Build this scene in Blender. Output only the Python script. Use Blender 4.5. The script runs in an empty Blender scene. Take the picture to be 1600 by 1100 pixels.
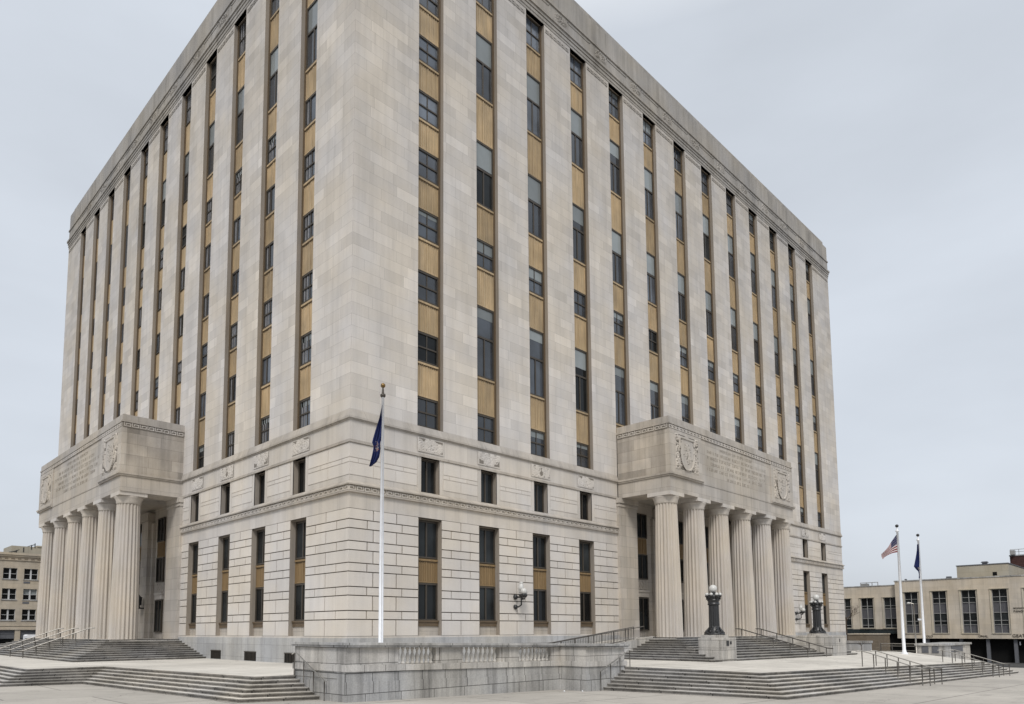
import bpy, math, random
from mathutils import Vector, Matrix
rnd = random.Random(7)
R = math.radians
sc = bpy.context.scene
col = sc.collection

# ------------------------------------------------------------------ camera
YAW, PIT, ROL = 0.768253, 0.0929512, -0.0038297
fw = Vector((math.sin(YAW)*math.cos(PIT), math.cos(YAW)*math.cos(PIT), math.sin(PIT)))
rt = Vector((math.cos(YAW), -math.sin(YAW), 0))
up = rt.cross(fw)
r2 = math.cos(ROL)*rt + math.sin(ROL)*up
u2 = -math.sin(ROL)*rt + math.cos(ROL)*up
cd = bpy.data.cameras.new("camera"); cam = bpy.data.objects.new("camera", cd); col.objects.link(cam)
mt = Matrix((r2, u2, -fw)).transposed().to_4x4(); mt.translation = (-20.93, -31.3514, 0.0)
cam.matrix_world = mt
cd.sensor_width = 36; cd.lens = 36*1113.18/1600
cd.shift_x = (800-745.436)/1600; cd.shift_y = (882.168-550)/1600
cd.clip_start = .1; cd.clip_end = 6000
sc.camera = cam

# ------------------------------------------------------------------ sky, sun, exposure
SUN_EL, SUN_AZ = R(45), R(228)       # azimuth: clockwise from +Y, the sun stands behind the camera
w = bpy.data.worlds.new("World"); sc.world = w; w.use_nodes = True
nt = w.node_tree; N = nt.nodes; N.clear()
def wn(t, **k):
    n = N.new(t)
    for a, b in k.items(): setattr(n, a, b)
    return n
out = wn('ShaderNodeOutputWorld'); bg = wn('ShaderNodeBackground'); bg.inputs[1].default_value = 0.1
sky = wn('ShaderNodeTexSky', sky_type='NISHITA', sun_disc=False, sun_elevation=SUN_EL, sun_rotation=SUN_AZ)
sky.air_density = 1.0; sky.dust_density = 4.0
tc = wn('ShaderNodeTexCoord'); sx = wn('ShaderNodeSeparateXYZ')
nt.links.new(tc.outputs['Generated'], sx.inputs[0])
rmp = wn('ShaderNodeValToRGB')
els = rmp.color_ramp.elements
els[0].position = 0.0; els[0].color = (.55, .585, .635, 1)
els[1].position = 1.0; els[1].color = (1.25, 1.25, 1.22, 1)
e = els.new(.25); e.color = (.585, .625, .68, 1)
e = els.new(.66); e.color = (.56, .60, .655, 1)
e = els.new(.80); e.color = (1.1, 1.11, 1.13, 1)
nt.links.new(sx.outputs['Z'], rmp.inputs[0])
mp = wn('ShaderNodeMapping'); mp.inputs['Scale'].default_value = (1.6, 1.6, 4.5)
nz = wn('ShaderNodeTexNoise'); nz.inputs['Scale'].default_value = 1.3; nz.inputs['Detail'].default_value = 5; nz.inputs['Roughness'].default_value = .5
nt.links.new(tc.outputs['Generated'], mp.inputs[0]); nt.links.new(mp.outputs[0], nz.inputs['Vector'])
mr = wn('ShaderNodeMapRange'); mr.inputs[1].default_value = .3; mr.inputs[2].default_value = .7; mr.inputs[3].default_value = 8.4; mr.inputs[4].default_value = 9.9
nt.links.new(nz.outputs[0], mr.inputs[0])
mul = wn('ShaderNodeVectorMath', operation='SCALE')
nt.links.new(rmp.outputs[0], mul.inputs[0]); nt.links.new(mr.outputs[0], mul.inputs['Scale'])
mx = wn('ShaderNodeMixRGB'); mx.inputs[0].default_value = .10
nt.links.new(mul.outputs[0], mx.inputs[1]); nt.links.new(sky.outputs[0], mx.inputs[2])
nt.links.new(mx.outputs[0], bg.inputs[0]); nt.links.new(bg.outputs[0], out.inputs[0])
sd = bpy.data.lights.new("sun", 'SUN'); sd.energy = 1.5; sd.angle = R(16); sd.color = (1.0, .96, .9)
so = bpy.data.objects.new("sun", sd); col.objects.link(so)
sdir = Vector((math.sin(SUN_AZ)*math.cos(SUN_EL), math.cos(SUN_AZ)*math.cos(SUN_EL), math.sin(SUN_EL)))
so.rotation_euler = sdir.to_track_quat('Z', 'Y').to_euler(); so.location = sdir*200
sc.view_settings.view_transform = 'Standard'; sc.view_settings.look = 'None'
sc.view_settings.gamma = 1; sc.view_settings.exposure = 0.40; sc.view_settings.use_curve_mapping = False

# ------------------------------------------------------------------ materials
class NT:
    def __init__(s, name):
        s.m = bpy.data.materials.new(name); s.m.use_nodes = True
        s.t = s.m.node_tree; s.b = s.t.nodes['Principled BSDF']
        s._p = None
    def n(s, t, **k):
        x = s.t.nodes.new(t)
        for a, b in k.items(): setattr(x, a, b)
        return x
    def l(s, a, b): s.t.links.new(a, b)
    def pos(s):
        if not s._p: s._p = s.n('ShaderNodeNewGeometry')
        return s._p.outputs['Position']
    def scaled(s, v):
        m = s.n('ShaderNodeMapping'); m.inputs['Scale'].default_value = v; s.l(s.pos(), m.inputs[0]); return m.outputs[0]
    def noise(s, scale=1., vec=None, detail=4, rough=.55):
        x = s.n('ShaderNodeTexNoise'); x.inputs['Scale'].default_value = scale; x.inputs['Detail'].default_value = detail
        x.inputs['Roughness'].default_value = rough
        s.l(vec if vec is not None else s.pos(), x.inputs['Vector']); return x.outputs[0]
    def rng(s, v, a, b, c, d, smooth=False):
        x = s.n('ShaderNodeMapRange'); s.l(v, x.inputs[0])
        if smooth: x.interpolation_type = 'SMOOTHSTEP'
        for i, q in enumerate((a, b, c, d)): x.inputs[i+1].default_value = q
        return x.outputs[0]
    def math(s, op, a, b=None):
        x = s.n('ShaderNodeMath', operation=op)
        for i, q in enumerate((a, b)):
            if q is None: continue
            if isinstance(q, (int, float)): x.inputs[i].default_value = q
            else: s.l(q, x.inputs[i])
        return x.outputs[0]
    def scale(s, c, f):
        x = s.n('ShaderNodeVectorMath', operation='SCALE')
        if isinstance(c, tuple): x.inputs[0].default_value = c
        else: s.l(c, x.inputs[0])
        s.l(f, x.inputs['Scale']); return x.outputs[0]
    def mix(s, f, a, b):
        x = s.n('ShaderNodeMixRGB')
        for i, q in ((0, f), (1, a), (2, b)):
            if isinstance(q, (int, float)): x.inputs[i].default_value = q
            elif isinstance(q, tuple): x.inputs[i].default_value = (*q, 1)
            else: s.l(q, x.inputs[i])
        return x.outputs[0]
    def bump(s, h, st, dist=.02):
        x = s.n('ShaderNodeBump'); x.inputs['Strength'].default_value = st; x.inputs['Distance'].default_value = dist
        s.l(h, x.inputs['Height']); s.l(x.outputs[0], s.b.inputs['Normal'])
    def color(s, c): s.l(c, s.b.inputs['Base Color'])
    def set(s, rough=.8, spec=.3, metal=0):
        s.b.inputs['Roughness'].default_value = rough; s.b.inputs['Specular IOR Level'].default_value = spec
        s.b.inputs['Metallic'].default_value = metal; return s.m

def stone(name, base, brick=None, island=0, streak=.18, blot=.12, dark_tone=0, speck=.05, rough=.85, seed=0, joint=.62, msize=.010):
    s = NT(name)
    f = s.rng(s.noise(.33, s.scaled((1, 1, .8)), 5, .6), .3, .7, 1-blot, 1+blot*.6)
    st = s.rng(s.noise(1., s.scaled((1.7, 1.7, .10)), 5, .6), .45, .75, 1, 1-streak)
    f = s.math('MULTIPLY', f, st)
    st2 = s.rng(s.noise(1., s.scaled((4.2, 4.2, .16)), 4, .65), .56, .74, 1, 1-streak*.8)
    f = s.math('MULTIPLY', f, st2)
    fine = s.rng(s.noise(14, None, 3, .7), .25, .75, 1-speck, 1+speck)
    f = s.math('MULTIPLY', f, fine)
    if dark_tone:
        sx = s.n('ShaderNodeSeparateXYZ'); s.l(s.pos(), sx.inputs[0])
        wob = s.math('ADD', sx.outputs['Z'], s.rng(s.noise(.12), .3, .7, -9, 9))
        f = s.math('MULTIPLY', f, s.rng(wob, 14, 48, 1, 1-dark_tone))  # soot and age darken the upper stone
    if island:
        g = s.n('ShaderNodeNewGeometry')
        f = s.math('MULTIPLY', f, s.rng(g.outputs['Random Per Island'], 0, 1, 1-island, 1+island*.5))
    tint = s.rng(s.noise(.21, None, 3), .35, .65, 0, 1)
    warm = tuple(c*k for c, k in zip(base, (1.03, 1.0, .95))); cool = tuple(c*k for c, k in zip(base, (.97, .99, 1.04)))
    c = s.mix(tint, warm, cool)
    c = s.scale(c, f)
    if brick:
        bw, bh, contrast = brick
        sp = s.n('ShaderNodeSeparateXYZ'); s.l(s.pos(), sp.inputs[0])
        cb = s.n('ShaderNodeCombineXYZ')
        s.l(s.math('SUBTRACT', sp.outputs['X'], sp.outputs['Y']) if brick[2] < 0 else s.math('ADD', sp.outputs['X'], sp.outputs['Y']), cb.inputs[0]); s.l(sp.outputs['Z'], cb.inputs[1])
        contrast = abs(contrast)
        b = s.n('ShaderNodeTexBrick'); s.l(cb.outputs[0], b.inputs['Vector'])
        b.offset_frequency = 2; b.offset = .42; b.squash = .72; b.squash_frequency = 3
        b.inputs['Scale'].default_value = 1; b.inputs['Brick Width'].default_value = bw; b.inputs['Row Height'].default_value = bh
        b.inputs['Mortar Size'].default_value = msize; b.inputs['Mortar Smooth'].default_value = .3; b.inputs['Bias'].default_value = 0
        b.inputs['Color1'].default_value = (1-contrast,)*3+(1,); b.inputs['Color2'].default_value = (1+contrast*.6,)*3+(1,); b.inputs['Mortar'].default_value = (joint,)*3+(1,)
        mm = s.n('ShaderNodeMixRGB', blend_type='MULTIPLY'); mm.inputs[0].default_value = 1
        s.l(c, mm.inputs[1]); s.l(b.outputs[0], mm.inputs[2]); c = mm.outputs[0]
        c = s.scale(c, s.rng(b.outputs[0], 1+contrast*.40, 1+contrast*.52, 1, 1+contrast*.55))
        c = s.scale(c, s.rng(b.outputs[0], 1-contrast, 1-contrast*.8, 1-contrast*.5, 1))
    s.color(c)
    s.bump(s.noise(22, None, 4, .7), .25, .01)
    return s.set(rough, .25)

LIME = (.612, .575, .530)
M = {}
M['shaft'] = stone('limestone ashlar', LIME, (1.9, .66, .088), dark_tone=.16, streak=.13, blot=.11, joint=.72, msize=.010)
M['smooth'] = stone('limestone smooth', (.575, .538, .492), (2.6, 60, .05), streak=.16, joint=.7)
M['block'] = stone('limestone rusticated', (.605, .568, .522), island=.06, streak=.08, blot=.08)
M['joint'] = stone('limestone joint dirt', (.20, .175, .15), streak=.1)
M['cornice'] = stone('limestone weathered', (.365, .345, .317), (2.4, 50, .06), streak=.28, blot=.2, joint=.75)
M['band'] = stone('limestone band', (.44, .405, .36), (2.1, 60, .05), streak=.26, blot=.18)
M['stained'] = stone('darker limestone with water stains', (.42, .382, .335), (2.3, .80, .16), streak=.3, blot=.34)  # darker base than the portico front, plus stain blotches
M['portico'] = stone('limestone portico', (.485, .447, .398), (2.3, .80, .09), streak=.2, blot=.16)
M['column'] = stone('limestone column', (.51, .47, .42), streak=.2, blot=.1)
M['carved'] = stone('limestone carved', (.485, .447, .398), streak=.2, blot=.1)
M['reveal'] = stone('limestone reveal', (.31, .275, .235), streak=.25, blot=.1)  # recess shade and staining put into a darker stone colour
M['plinth'] = stone('granite plinth', (.42, .42, .415), (2.2, .78, .06), streak=.3, blot=.15, speck=.12)
M['granite'] = stone('granite parapet', (.40, .398, .39), (1.75, .8, .13), streak=.5, blot=.32, speck=.16, joint=.3, msize=.018)
M['step_dk'] = stone('worn grey granite', (.37, .36, .34), (1.9, 60, .16), joint=.5, msize=.02, streak=.1, blot=.35, speck=.15)
M['granite_lt'] = stone('granite pale', (.47, .455, .43), (1.4, .62, .12), joint=.4, msize=.016, streak=.5, blot=.15, speck=.16)
M['baluster'] = stone('granite baluster', (.60, .58, .545), streak=.25, blot=.15, speck=.1)
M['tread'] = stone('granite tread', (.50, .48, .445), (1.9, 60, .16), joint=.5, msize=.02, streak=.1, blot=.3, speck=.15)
M['riser'] = stone('granite riser', (.215, .205, .19), (1.9, 60, .16), joint=.3, msize=.022, streak=.45, blot=.25, speck=.2)  # same granite as the treads, with the riser shade put into the colour
M['tan'] = stone('tan cladding', (.54, .48, .395), (2.2, .75, .05), streak=.2, blot=.12, joint=.8)
M['tan_dk'] = stone('tan brick', (.20, .165, .125), (.6, .2, .1), streak=.1)
M['pent'] = stone('cream panel', (.42, .385, .31), (3., 1., .04), streak=.08)
M['beige'] = stone('beige masonry', (.47, .415, .335), (1.4, .55, .05), streak=.12, joint=.8)
M['redbrick'] = stone('red brick', (.075, .036, .031), (.5, .16, .2), streak=.1)

def plain(name, c, rough=.6, spec=.4, metal=0, var=.08, sc_=3., coat=0):
    s = NT(name)
    s.color(s.scale(c, s.rng(s.noise(sc_), .3, .7, 1-var, 1+var)))
    s.b.inputs['Coat Weight'].default_value = coat; s.b.inputs['Coat Roughness'].default_value = .03
    return s.set(rough, spec, metal)
M['bronze'] = plain('dark bronze', (.055, .046, .036), .45, .4)
M['bronze_br'] = plain('brown bronze', (.115, .082, .05), .5, .4)
M['rail'] = plain('brushed steel rail', (.33, .315, .29), .33, .5, .6)
M['rail_dk'] = plain('dark rail', (.10, .093, .085), .45, .5, .3)
M['iron'] = plain('black iron', (.020, .021, .023), .38, .5)
M['globe'] = plain('white glass globe', (.53, .53, .515), .3, .5, var=.03)
M['white'] = plain('white paint', (.74, .76, .80), .4, .4, var=.05)
M['navy'] = plain('navy cloth', (.017, .026, .10), .8, .2, var=.25)
M['gold'] = plain('tarnished gilt', (.22, .14, .055), .35, .5, .8)
M['emb'] = plain('pale embroidery', (.5, .46, .42), .8, .2, var=.3, sc_=30)
M['emb2'] = plain('rust embroidery', (.4, .14, .08), .8, .2, var=.3, sc_=30)
def glass_mat(name, c, spec, amt):
    g_ = NT(name); oi = g_.n('ShaderNodeObjectInfo')
    f = g_.math('MULTIPLY', g_.rng(g_.noise(.35, None, 3), .35, .65, .5, 1.6), g_.rng(oi.outputs['Random'], 0, 1, .5, amt))
    g_.color(g_.scale(c, f)); g_.bump(g_.noise(1.1, None, 2), .12, .05)
    m = g_.set(.05, spec); g_.l(g_.rng(oi.outputs['Random'], 0, 1, .02, .16), g_.b.inputs['Roughness']); return m
M['glass_lt'] = glass_mat('glass with painted sky reflection', (.055, .064, .078), .9, 1.8)  # paler base colour stands in for sky reflection on some panes
M['glass'] = glass_mat('window glass', (.020, .024, .030), .8, 3.0)
M['glass_dk'] = glass_mat('dark glass', (.012, .014, .015), .20, 2.2)
def blind_mat():
    g_ = NT('blind behind glass'); oi = g_.n('ShaderNodeObjectInfo')
    f = g_.math('MULTIPLY', g_.rng(g_.noise(.5), .3, .7, .85, 1.1), g_.rng(oi.outputs['Random'], 0, 1, .62, 1.25))
    g_.color(g_.scale((.225, .25, .255), f)); g_.b.inputs['Coat Weight'].default_value = .8; g_.b.inputs['Coat Roughness'].default_value = .04
    return g_.set(.5, .3)
M['blind'] = blind_mat()
M['curtain'] = plain('curtain behind glass', (.20, .20, .21), .6, .3, var=.3, sc_=1.2, coat=.7)
M['frame_lt'] = plain('pale window frame', (.52, .53, .54), .5, .4)
M['grey_panel'] = plain('grey spandrel panel', (.085, .085, .095), .5, .4, var=.12)
M['alu'] = plain('aluminium frame', (.30, .30, .295), .45, .5)
M['dark'] = plain('dark interior', (.012, .012, .012), .9, .1)
M['teal'] = plain('dark teal glass', (.018, .026, .028), .15, .5)
M['metal_roof'] = plain('roof machine metal', (.12, .125, .14), .5, .4)
M['bark'] = plain('grey bark', (.085, .066, .052), .9, .1, var=.3)
M['recess_tone'] = stone('faint dark tone in carving', (.21, .19, .165), streak=.1)  # mid-dark stone for low relief faces and the fret background
M['belt_ground'] = stone('greyed belt ground', (.30, .275, .24), streak=.1)
M['engrave'] = stone('engraved stone', (.25, .227, .194), streak=.1)
M['dark_tone'] = stone('dark tone in carving', (.15, .135, .115), streak=.1)  # darker stone given to the low faces of the carved arms

def spandrel_mat():
    s = NT('tan fluted metal')
    st = s.rng(s.noise(1., s.scaled((9, 9, .5)), 4, .6), .3, .7, .78, 1.1)
    f = s.math('MULTIPLY', st, s.rng(s.noise(.7), .3, .7, .86, 1.12))
    oi = s.n('ShaderNodeObjectInfo'); f = s.math('MULTIPLY', f, s.rng(oi.outputs['Random'], 0, 1, .84, 1.14))
    tn = s.rng(s.noise(.9, s.scaled((1.3, 1.3, .35)), 4), .42, .68, 0, .55)
    s.color(s.mix(tn, s.scale((.45, .338, .203), f), s.scale((.34, .275, .19), f))); return s.set(.55, .3)
M['spandrel'] = spandrel_mat()
def spandrel_dk():
    s = NT('brown fluted metal')
    st = s.rng(s.noise(1., s.scaled((9, 9, .5)), 4, .6), .3, .7, .75, 1.1)
    s.color(s.scale((.24, .165, .085), st)); return s.set(.55, .3)
M['spandrel_dk'] = spandrel_dk()

def paving(name, base, bw, bh, joint):
    s = NT(name)
    mp_ = s.n('ShaderNodeMapping'); mp_.inputs['Rotation'].default_value = (0, 0, R(0)); s.l(s.pos(), mp_.inputs[0])
    b = s.n('ShaderNodeTexBrick'); s.l(mp_.outputs[0], b.inputs['Vector'])
    b.offset = .5 if bw != bh else 0
    for k, v in (('Scale', 1), ('Brick Width', bw), ('Row Height', bh), ('Mortar Size', .045), ('Mortar Smooth', .4)): b.inputs[k].default_value = v
    b.inputs['Color1'].default_value = (.93,)*3+(1,); b.inputs['Color2'].default_value = (1.05,)*3+(1,); b.inputs['Mortar'].default_value = (joint,)*3+(1,)
    f = s.rng(s.noise(.22, None, 6, .6), .3, .7, .84, 1.1)
    f = s.math('MULTIPLY', f, s.rng(s.noise(1.4, s.scaled((.35, 1.2, 1)), 5, .65), .52, .72, 1, .80))
    f = s.math('MULTIPLY', f, s.rng(s.noise(45, None, 2), .3, .7, .94, 1.06))
    vo = s.n('ShaderNodeTexVoronoi', feature='DISTANCE_TO_EDGE'); vo.inputs['Scale'].default_value = .13
    wv = s.n('ShaderNodeVectorMath', operation='ADD'); nzv = s.n('ShaderNodeTexNoise'); nzv.inputs['Scale'].default_value = .9; nzv.inputs['Detail'].default_value = 5
    s.l(s.pos(), nzv.inputs['Vector']); s.l(s.pos(), wv.inputs[0]); s.l(nzv.outputs['Color'], wv.inputs[1]); s.l(wv.outputs[0], vo.inputs['Vector'])
    ck = s.rng(vo.outputs['Distance'], 0, .0035, .62, 1)
    f = s.math('MULTIPLY', f, ck)
    spots = s.rng(s.noise(5.5, None, 3, .4), .66, .72, 1, .78)
    f = s.math('MULTIPLY', f, spots)
    c = s.scale(base, f)
    mm = s.n('ShaderNodeMixRGB', blend_type='MULTIPLY'); mm.inputs[0].default_value = 1
    s.l(c, mm.inputs[1]); s.l(b.outputs[0], mm.inputs[2]); s.color(mm.outputs[0])
    s.bump(s.noise(30), .15, .005)
    return s.set(.8, .3)
M['plaza'] = paving('plaza paving', (.395, .372, .338), 6.0, 4.5, .42)
M['terrace'] = paving('terrace paving', (.56, .535, .49), 3.0, 2.4, .85)
M['asphalt'] = plain('asphalt', (.055, .055, .055), .9, .2, var=.2)

# ------------------------------------------------------------------ mesh helpers
FR = lambda u, d, z: (u, -d, z)      # right-hand front: u along +X, d outwards
FL = lambda u, d, z: (-d, u, z)      # left-hand front: u along +Y, d outwards
FW = lambda x, y, z: (x, y, z)
class MB:
    def __init__(s): s.v = []; s.f = []; s.mi = []
    def quad(s, a, b, c, d, m=0):
        i = len(s.v); s.v += [a, b, c, d]; s.f.append((i, i+1, i+2, i+3)); s.mi.append(m)
    def box(s, F, u0, u1, d0, d1, z0, z1, m=0):
        i = len(s.v)
        s.v += [F(u, d, z) for z in (z0, z1) for d in (d0, d1) for u in (u0, u1)]
        for q in ((0, 1, 3, 2), (4, 6, 7, 5), (0, 4, 5, 1), (2, 3, 7, 6), (0, 2, 6, 4), (1, 5, 7, 3)):
            s.f.append(tuple(i+k for k in q)); s.mi.append(m)
        return s
    def lathe(s, c, prof, seg=16, m=0, flute=0, nfl=20, axis=None):
        i0 = len(s.v)
        for (r, z) in prof:
            for k in range(seg):
                a = 2*math.pi*k/seg; rr = r
                if flute and 0 < z-c[2] < flute[1] and z-c[2] > flute[0]: rr = r-(.115*r)*(1-abs(math.cos(a*nfl/2))**1.4)
                s.v.append((c[0]+rr*math.cos(a), c[1]+rr*math.sin(a), z))
        for j in range(len(prof)-1):
            for k in range(seg):
                a = i0+j*seg+k; b = i0+j*seg+(k+1) % seg
                s.f.append((a, b, b+seg, a+seg)); s.mi.append(m)
        s.f.append(tuple(i0+k for k in reversed(range(seg)))); s.mi.append(m)
        t = i0+(len(prof)-1)*seg
        s.f.append(tuple(t+k for k in range(seg))); s.mi.append(m)
        return s
    def sphere(s, c, r, seg=14, m=0, sz=1):
        n = seg//2
        return s.lathe(c, [(max(1e-4, r*math.sin(math.pi*j/n)), c[2]-r*sz*math.cos(math.pi*j/n)) for j in range(n+1)], seg, m)
    def tube(s, path, r, seg=7, m=0):
        path = [Vector(p) for p in path]; i0 = len(s.v); n = len(path)
        rs = r if isinstance(r, (list, tuple)) else [r]*n
        for j, p in enumerate(path):
            t = (path[min(j+1, n-1)]-path[max(j-1, 0)]).normalized()
            a = Vector((0, 0, 1)) if abs(t.z) < .9 else Vector((1, 0, 0))
            x = t.cross(a).normalized(); y = t.cross(x)
            for k in range(seg):
                q = 2*math.pi*k/seg; s.v.append(tuple(p+x*math.cos(q)*rs[j]+y*math.sin(q)*rs[j]))
        for j in range(n-1):
            for k in range(seg):
                a = i0+j*seg+k; b = i0+j*seg+(k+1) % seg
                s.f.append((a, b, b+seg, a+seg)); s.mi.append(m)
        s.f.append(tuple(i0+k for k in range(seg))); s.mi.append(m)
        s.f.append(tuple(i0+(n-1)*seg+k for k in reversed(range(seg)))); s.mi.append(m)
        return s
    def mesh(s, name, mats, smooth=False):
        me = bpy.data.meshes.new(name); me.from_pydata(s.v, [], s.f)
        for m in (mats if isinstance(mats, (list, tuple)) else [mats]): me.materials.append(m)
        if len(me.materials) > 1: me.polygons.foreach_set('material_index', s.mi)
        if smooth: me.polygons.foreach_set('use_smooth', [True]*len(me.polygons))
        me.update(); return me
WO = {}
def place(name, me, parent=None, loc=(0, 0, 0), rz=0):
    o = bpy.data.objects.new(name, me); col.objects.link(o)
    wl = Vector(loc); WO[o.name] = wl
    if parent is not None:
        o.parent = parent; o.location = wl-WO[parent.name]
    else: o.location = wl
    o.rotation_euler.z = rz
    return o
def build(mb, name, mats, parent=None, smooth=False): return place(name, mb.mesh(name, mats, smooth), parent)
def tag(o, label=None, cat=None, group=None, kind=None):
    for k, v in (('label', label), ('category', cat), ('group', group), ('kind', kind)):
        if v: o[k] = v
    return o
def thing(name, loc, label, cat, group=None): return tag(place(name, None, None, loc), label, cat, group)
def sub(name, me, parent):            # sub-part sharing its parent's local space
    o = bpy.data.objects.new(name, me); col.objects.link(o); o.parent = parent; WO[o.name] = WO[parent.name]; return o

# ground levels (eye height of the photographer is z = 0)
def pz(x): return -2.79-.02*min(130, max(-60, x))
def tz(x, y):
    return -1.8-max(0, x)*(.006+.014*min(1, max(0, (-10-y)/6.4)))

# ------------------------------------------------------------------ the setting: ground, plaza, terrace, street
g = MB()
xs = [-1500, -400, -60, -20, 20, 60, 100, 130, 400, 1500]
for a, b in zip(xs[:-1], xs[1:]): g.quad((a, -1500, pz(a)-.02), (b, -1500, pz(b)-.02), (b, 1500, pz(b)-.02), (a, 1500, pz(a)-.02))
tag(build(g, 'ground', M['asphalt']), kind='structure')
g = MB(); xs = [-60+10*i for i in range(15)]
for a, b in zip(xs[:-1], xs[1:]): g.quad((a, -90, pz(a)), (b, -90, pz(b)), (b, 80, pz(b)), (a, 80, pz(a)))
tag(build(g, 'plaza', M['plaza']), kind='structure')
g = MB(); g.quad((84, -200, pz(84)+.004), (100, -200, pz(100)+.004), (100, 200, pz(100)+.004), (84, 200, pz(84)+.004))
tag(build(g, 'street', M['asphalt']), kind='structure')
t = MB()
def ruled(A0, A1, B0, B1, nu, nv):
    P = lambda u, v: tuple((1-v)*((1-u)*a0+u*a1)+v*((1-u)*b0+u*b1) for a0, a1, b0, b1 in zip(A0, A1, B0, B1))
    for i in range(nu):
        for j in range(nv):
            q = [P(i/nu, j/nv), P((i+1)/nu, j/nv), P((i+1)/nu, (j+1)/nv), P(i/nu, (j+1)/nv)]
            t.quad(*[(x, y, tz(x, y)) for x, y in q])
LT = [(-5.6, -4.6), (-7.3, -4.4), (-8.7, 9.8), (-12.3, 9.6), (-12.8, 62)]
LB = [(-5.6, -6.9), (-9.05, -6.4), (-10.3, 8.4), (-14.0, 8.1), (-14.5, 62)]
RT = [(10.3, -9.9), (12.6, -16.1), (57, -16.6), (57, 0)]
RB = [(8.1, -9.9), (9.65, -18.7), (60, -18.9), (60, 0)]
ruled(LT[1], LT[2], (.5, -4.4), (.5, 9.8), 6, 2)
ruled((-12.3, 9.8), LT[4], (.5, 9.8), (.5, 62), 6, 2)
ruled((-5.6, -8.0), (.5, -8.0), (-5.6, -4.4), (.5, -4.4), 2, 2)
ruled((.5, -8.0), (7.3, -8.0), (.5, .5), (7.3, .5), 2, 2)
ruled((7.3, -9.8), RT[0], (7.3, .5), (10.3, .5), 2, 2)
ruled(RT[0], RT[1], (10.3, .5), (12.6, .5), 6, 8)
ruled(RT[1], RT[2], (12.6, .5), (57, .5), 12, 14)
tag(build(t, 'terrace', M['terrace']), kind='structure')

def steps(name, top, bot, n, zt, zb, label, cat='steps', mats=None, sub_=6):
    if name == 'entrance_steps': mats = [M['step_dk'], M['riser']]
    def res(P):
        o = []
        for a, b in zip(P[:-1], P[1:]):
            for k in range(sub_): o.append(tuple(a[i]+(b[i]-a[i])*k/sub_ for i in (0, 1)))
        return o+[tuple(P[-1])]
    T, B = res(top), res(bot); m = len(T); mb = MB()
    zts = [zt(*p) for p in T]; zbs = [zb(*p) for p in B]
    E = lambda j, s: tuple(T[j][i]+(B[j][i]-T[j][i])*s for i in (0, 1))
    Z = lambda j, k: zts[j]+(zbs[j]-zts[j])*k/n
    for k in range(n):
        for j in range(m-1):
            a, b = E(j, k/n), E(j+1, k/n); a2, b2 = E(j, (k-.12)/n), E(j+1, (k-.12)/n); a3, b3 = E(j, (k+1)/n), E(j+1, (k+1)/n)
            a4, b4 = E(j, (k+1.03)/n), E(j+1, (k+1.03)/n)
            h = .05
            mb.quad((*a, Z(j, k)), (*b, Z(j+1, k)), (*b, Z(j+1, k)-h), (*a, Z(j, k)-h), 1)            # nosing
            mb.quad((*a, Z(j, k)-h), (*b, Z(j+1, k)-h), (*b2, Z(j+1, k)-h), (*a2, Z(j, k)-h), 1)
            mb.quad((*a2, Z(j, k)-h), (*b2, Z(j+1, k)-h), (*b2, Z(j+1, k+1)-.01), (*a2, Z(j, k+1)-.01), 1)   # riser
            if k < n-1: mb.quad((*a2, Z(j, k+1)), (*b2, Z(j+1, k+1)), (*b3, Z(j+1, k+1)), (*a3, Z(j, k+1)), 0)
        if k == 0:
            for j in range(m-1):
                a, b, a2, b2 = E(j, 0), E(j+1, 0), E(j, -.5/n), E(j+1, -.5/n)
                mb.quad((*a, Z(j, 0)+.006), (*b, Z(j+1, 0)+.006), (*b2, Z(j+1, 0)+.006), (*a2, Z(j, 0)+.006), 0)
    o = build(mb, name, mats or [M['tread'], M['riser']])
    return tag(o, label, cat)
steps('stone_steps', LT, LB, 6, lambda x, y: tz(x, y), lambda x, y: pz(x), 'low granite steps wrapping the terrace left of the balustrade')
steps('stone_steps', RT, RB, 7, lambda x, y: tz(x, y), lambda x, y: pz(x), 'long low granite steps from the terrace down to the plaza right of the balustrade')
SZ = -.5
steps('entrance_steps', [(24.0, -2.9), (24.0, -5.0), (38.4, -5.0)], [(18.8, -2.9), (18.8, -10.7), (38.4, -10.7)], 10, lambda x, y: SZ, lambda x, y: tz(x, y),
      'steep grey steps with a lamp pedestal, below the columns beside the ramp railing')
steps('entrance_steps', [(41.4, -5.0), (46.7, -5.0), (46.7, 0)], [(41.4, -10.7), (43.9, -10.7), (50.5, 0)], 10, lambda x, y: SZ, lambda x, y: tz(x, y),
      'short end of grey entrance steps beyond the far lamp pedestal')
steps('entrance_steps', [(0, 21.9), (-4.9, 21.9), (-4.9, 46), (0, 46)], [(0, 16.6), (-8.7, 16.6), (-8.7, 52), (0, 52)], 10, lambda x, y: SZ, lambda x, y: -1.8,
      'grey entrance steps below the columns at the left end of the building')

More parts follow.
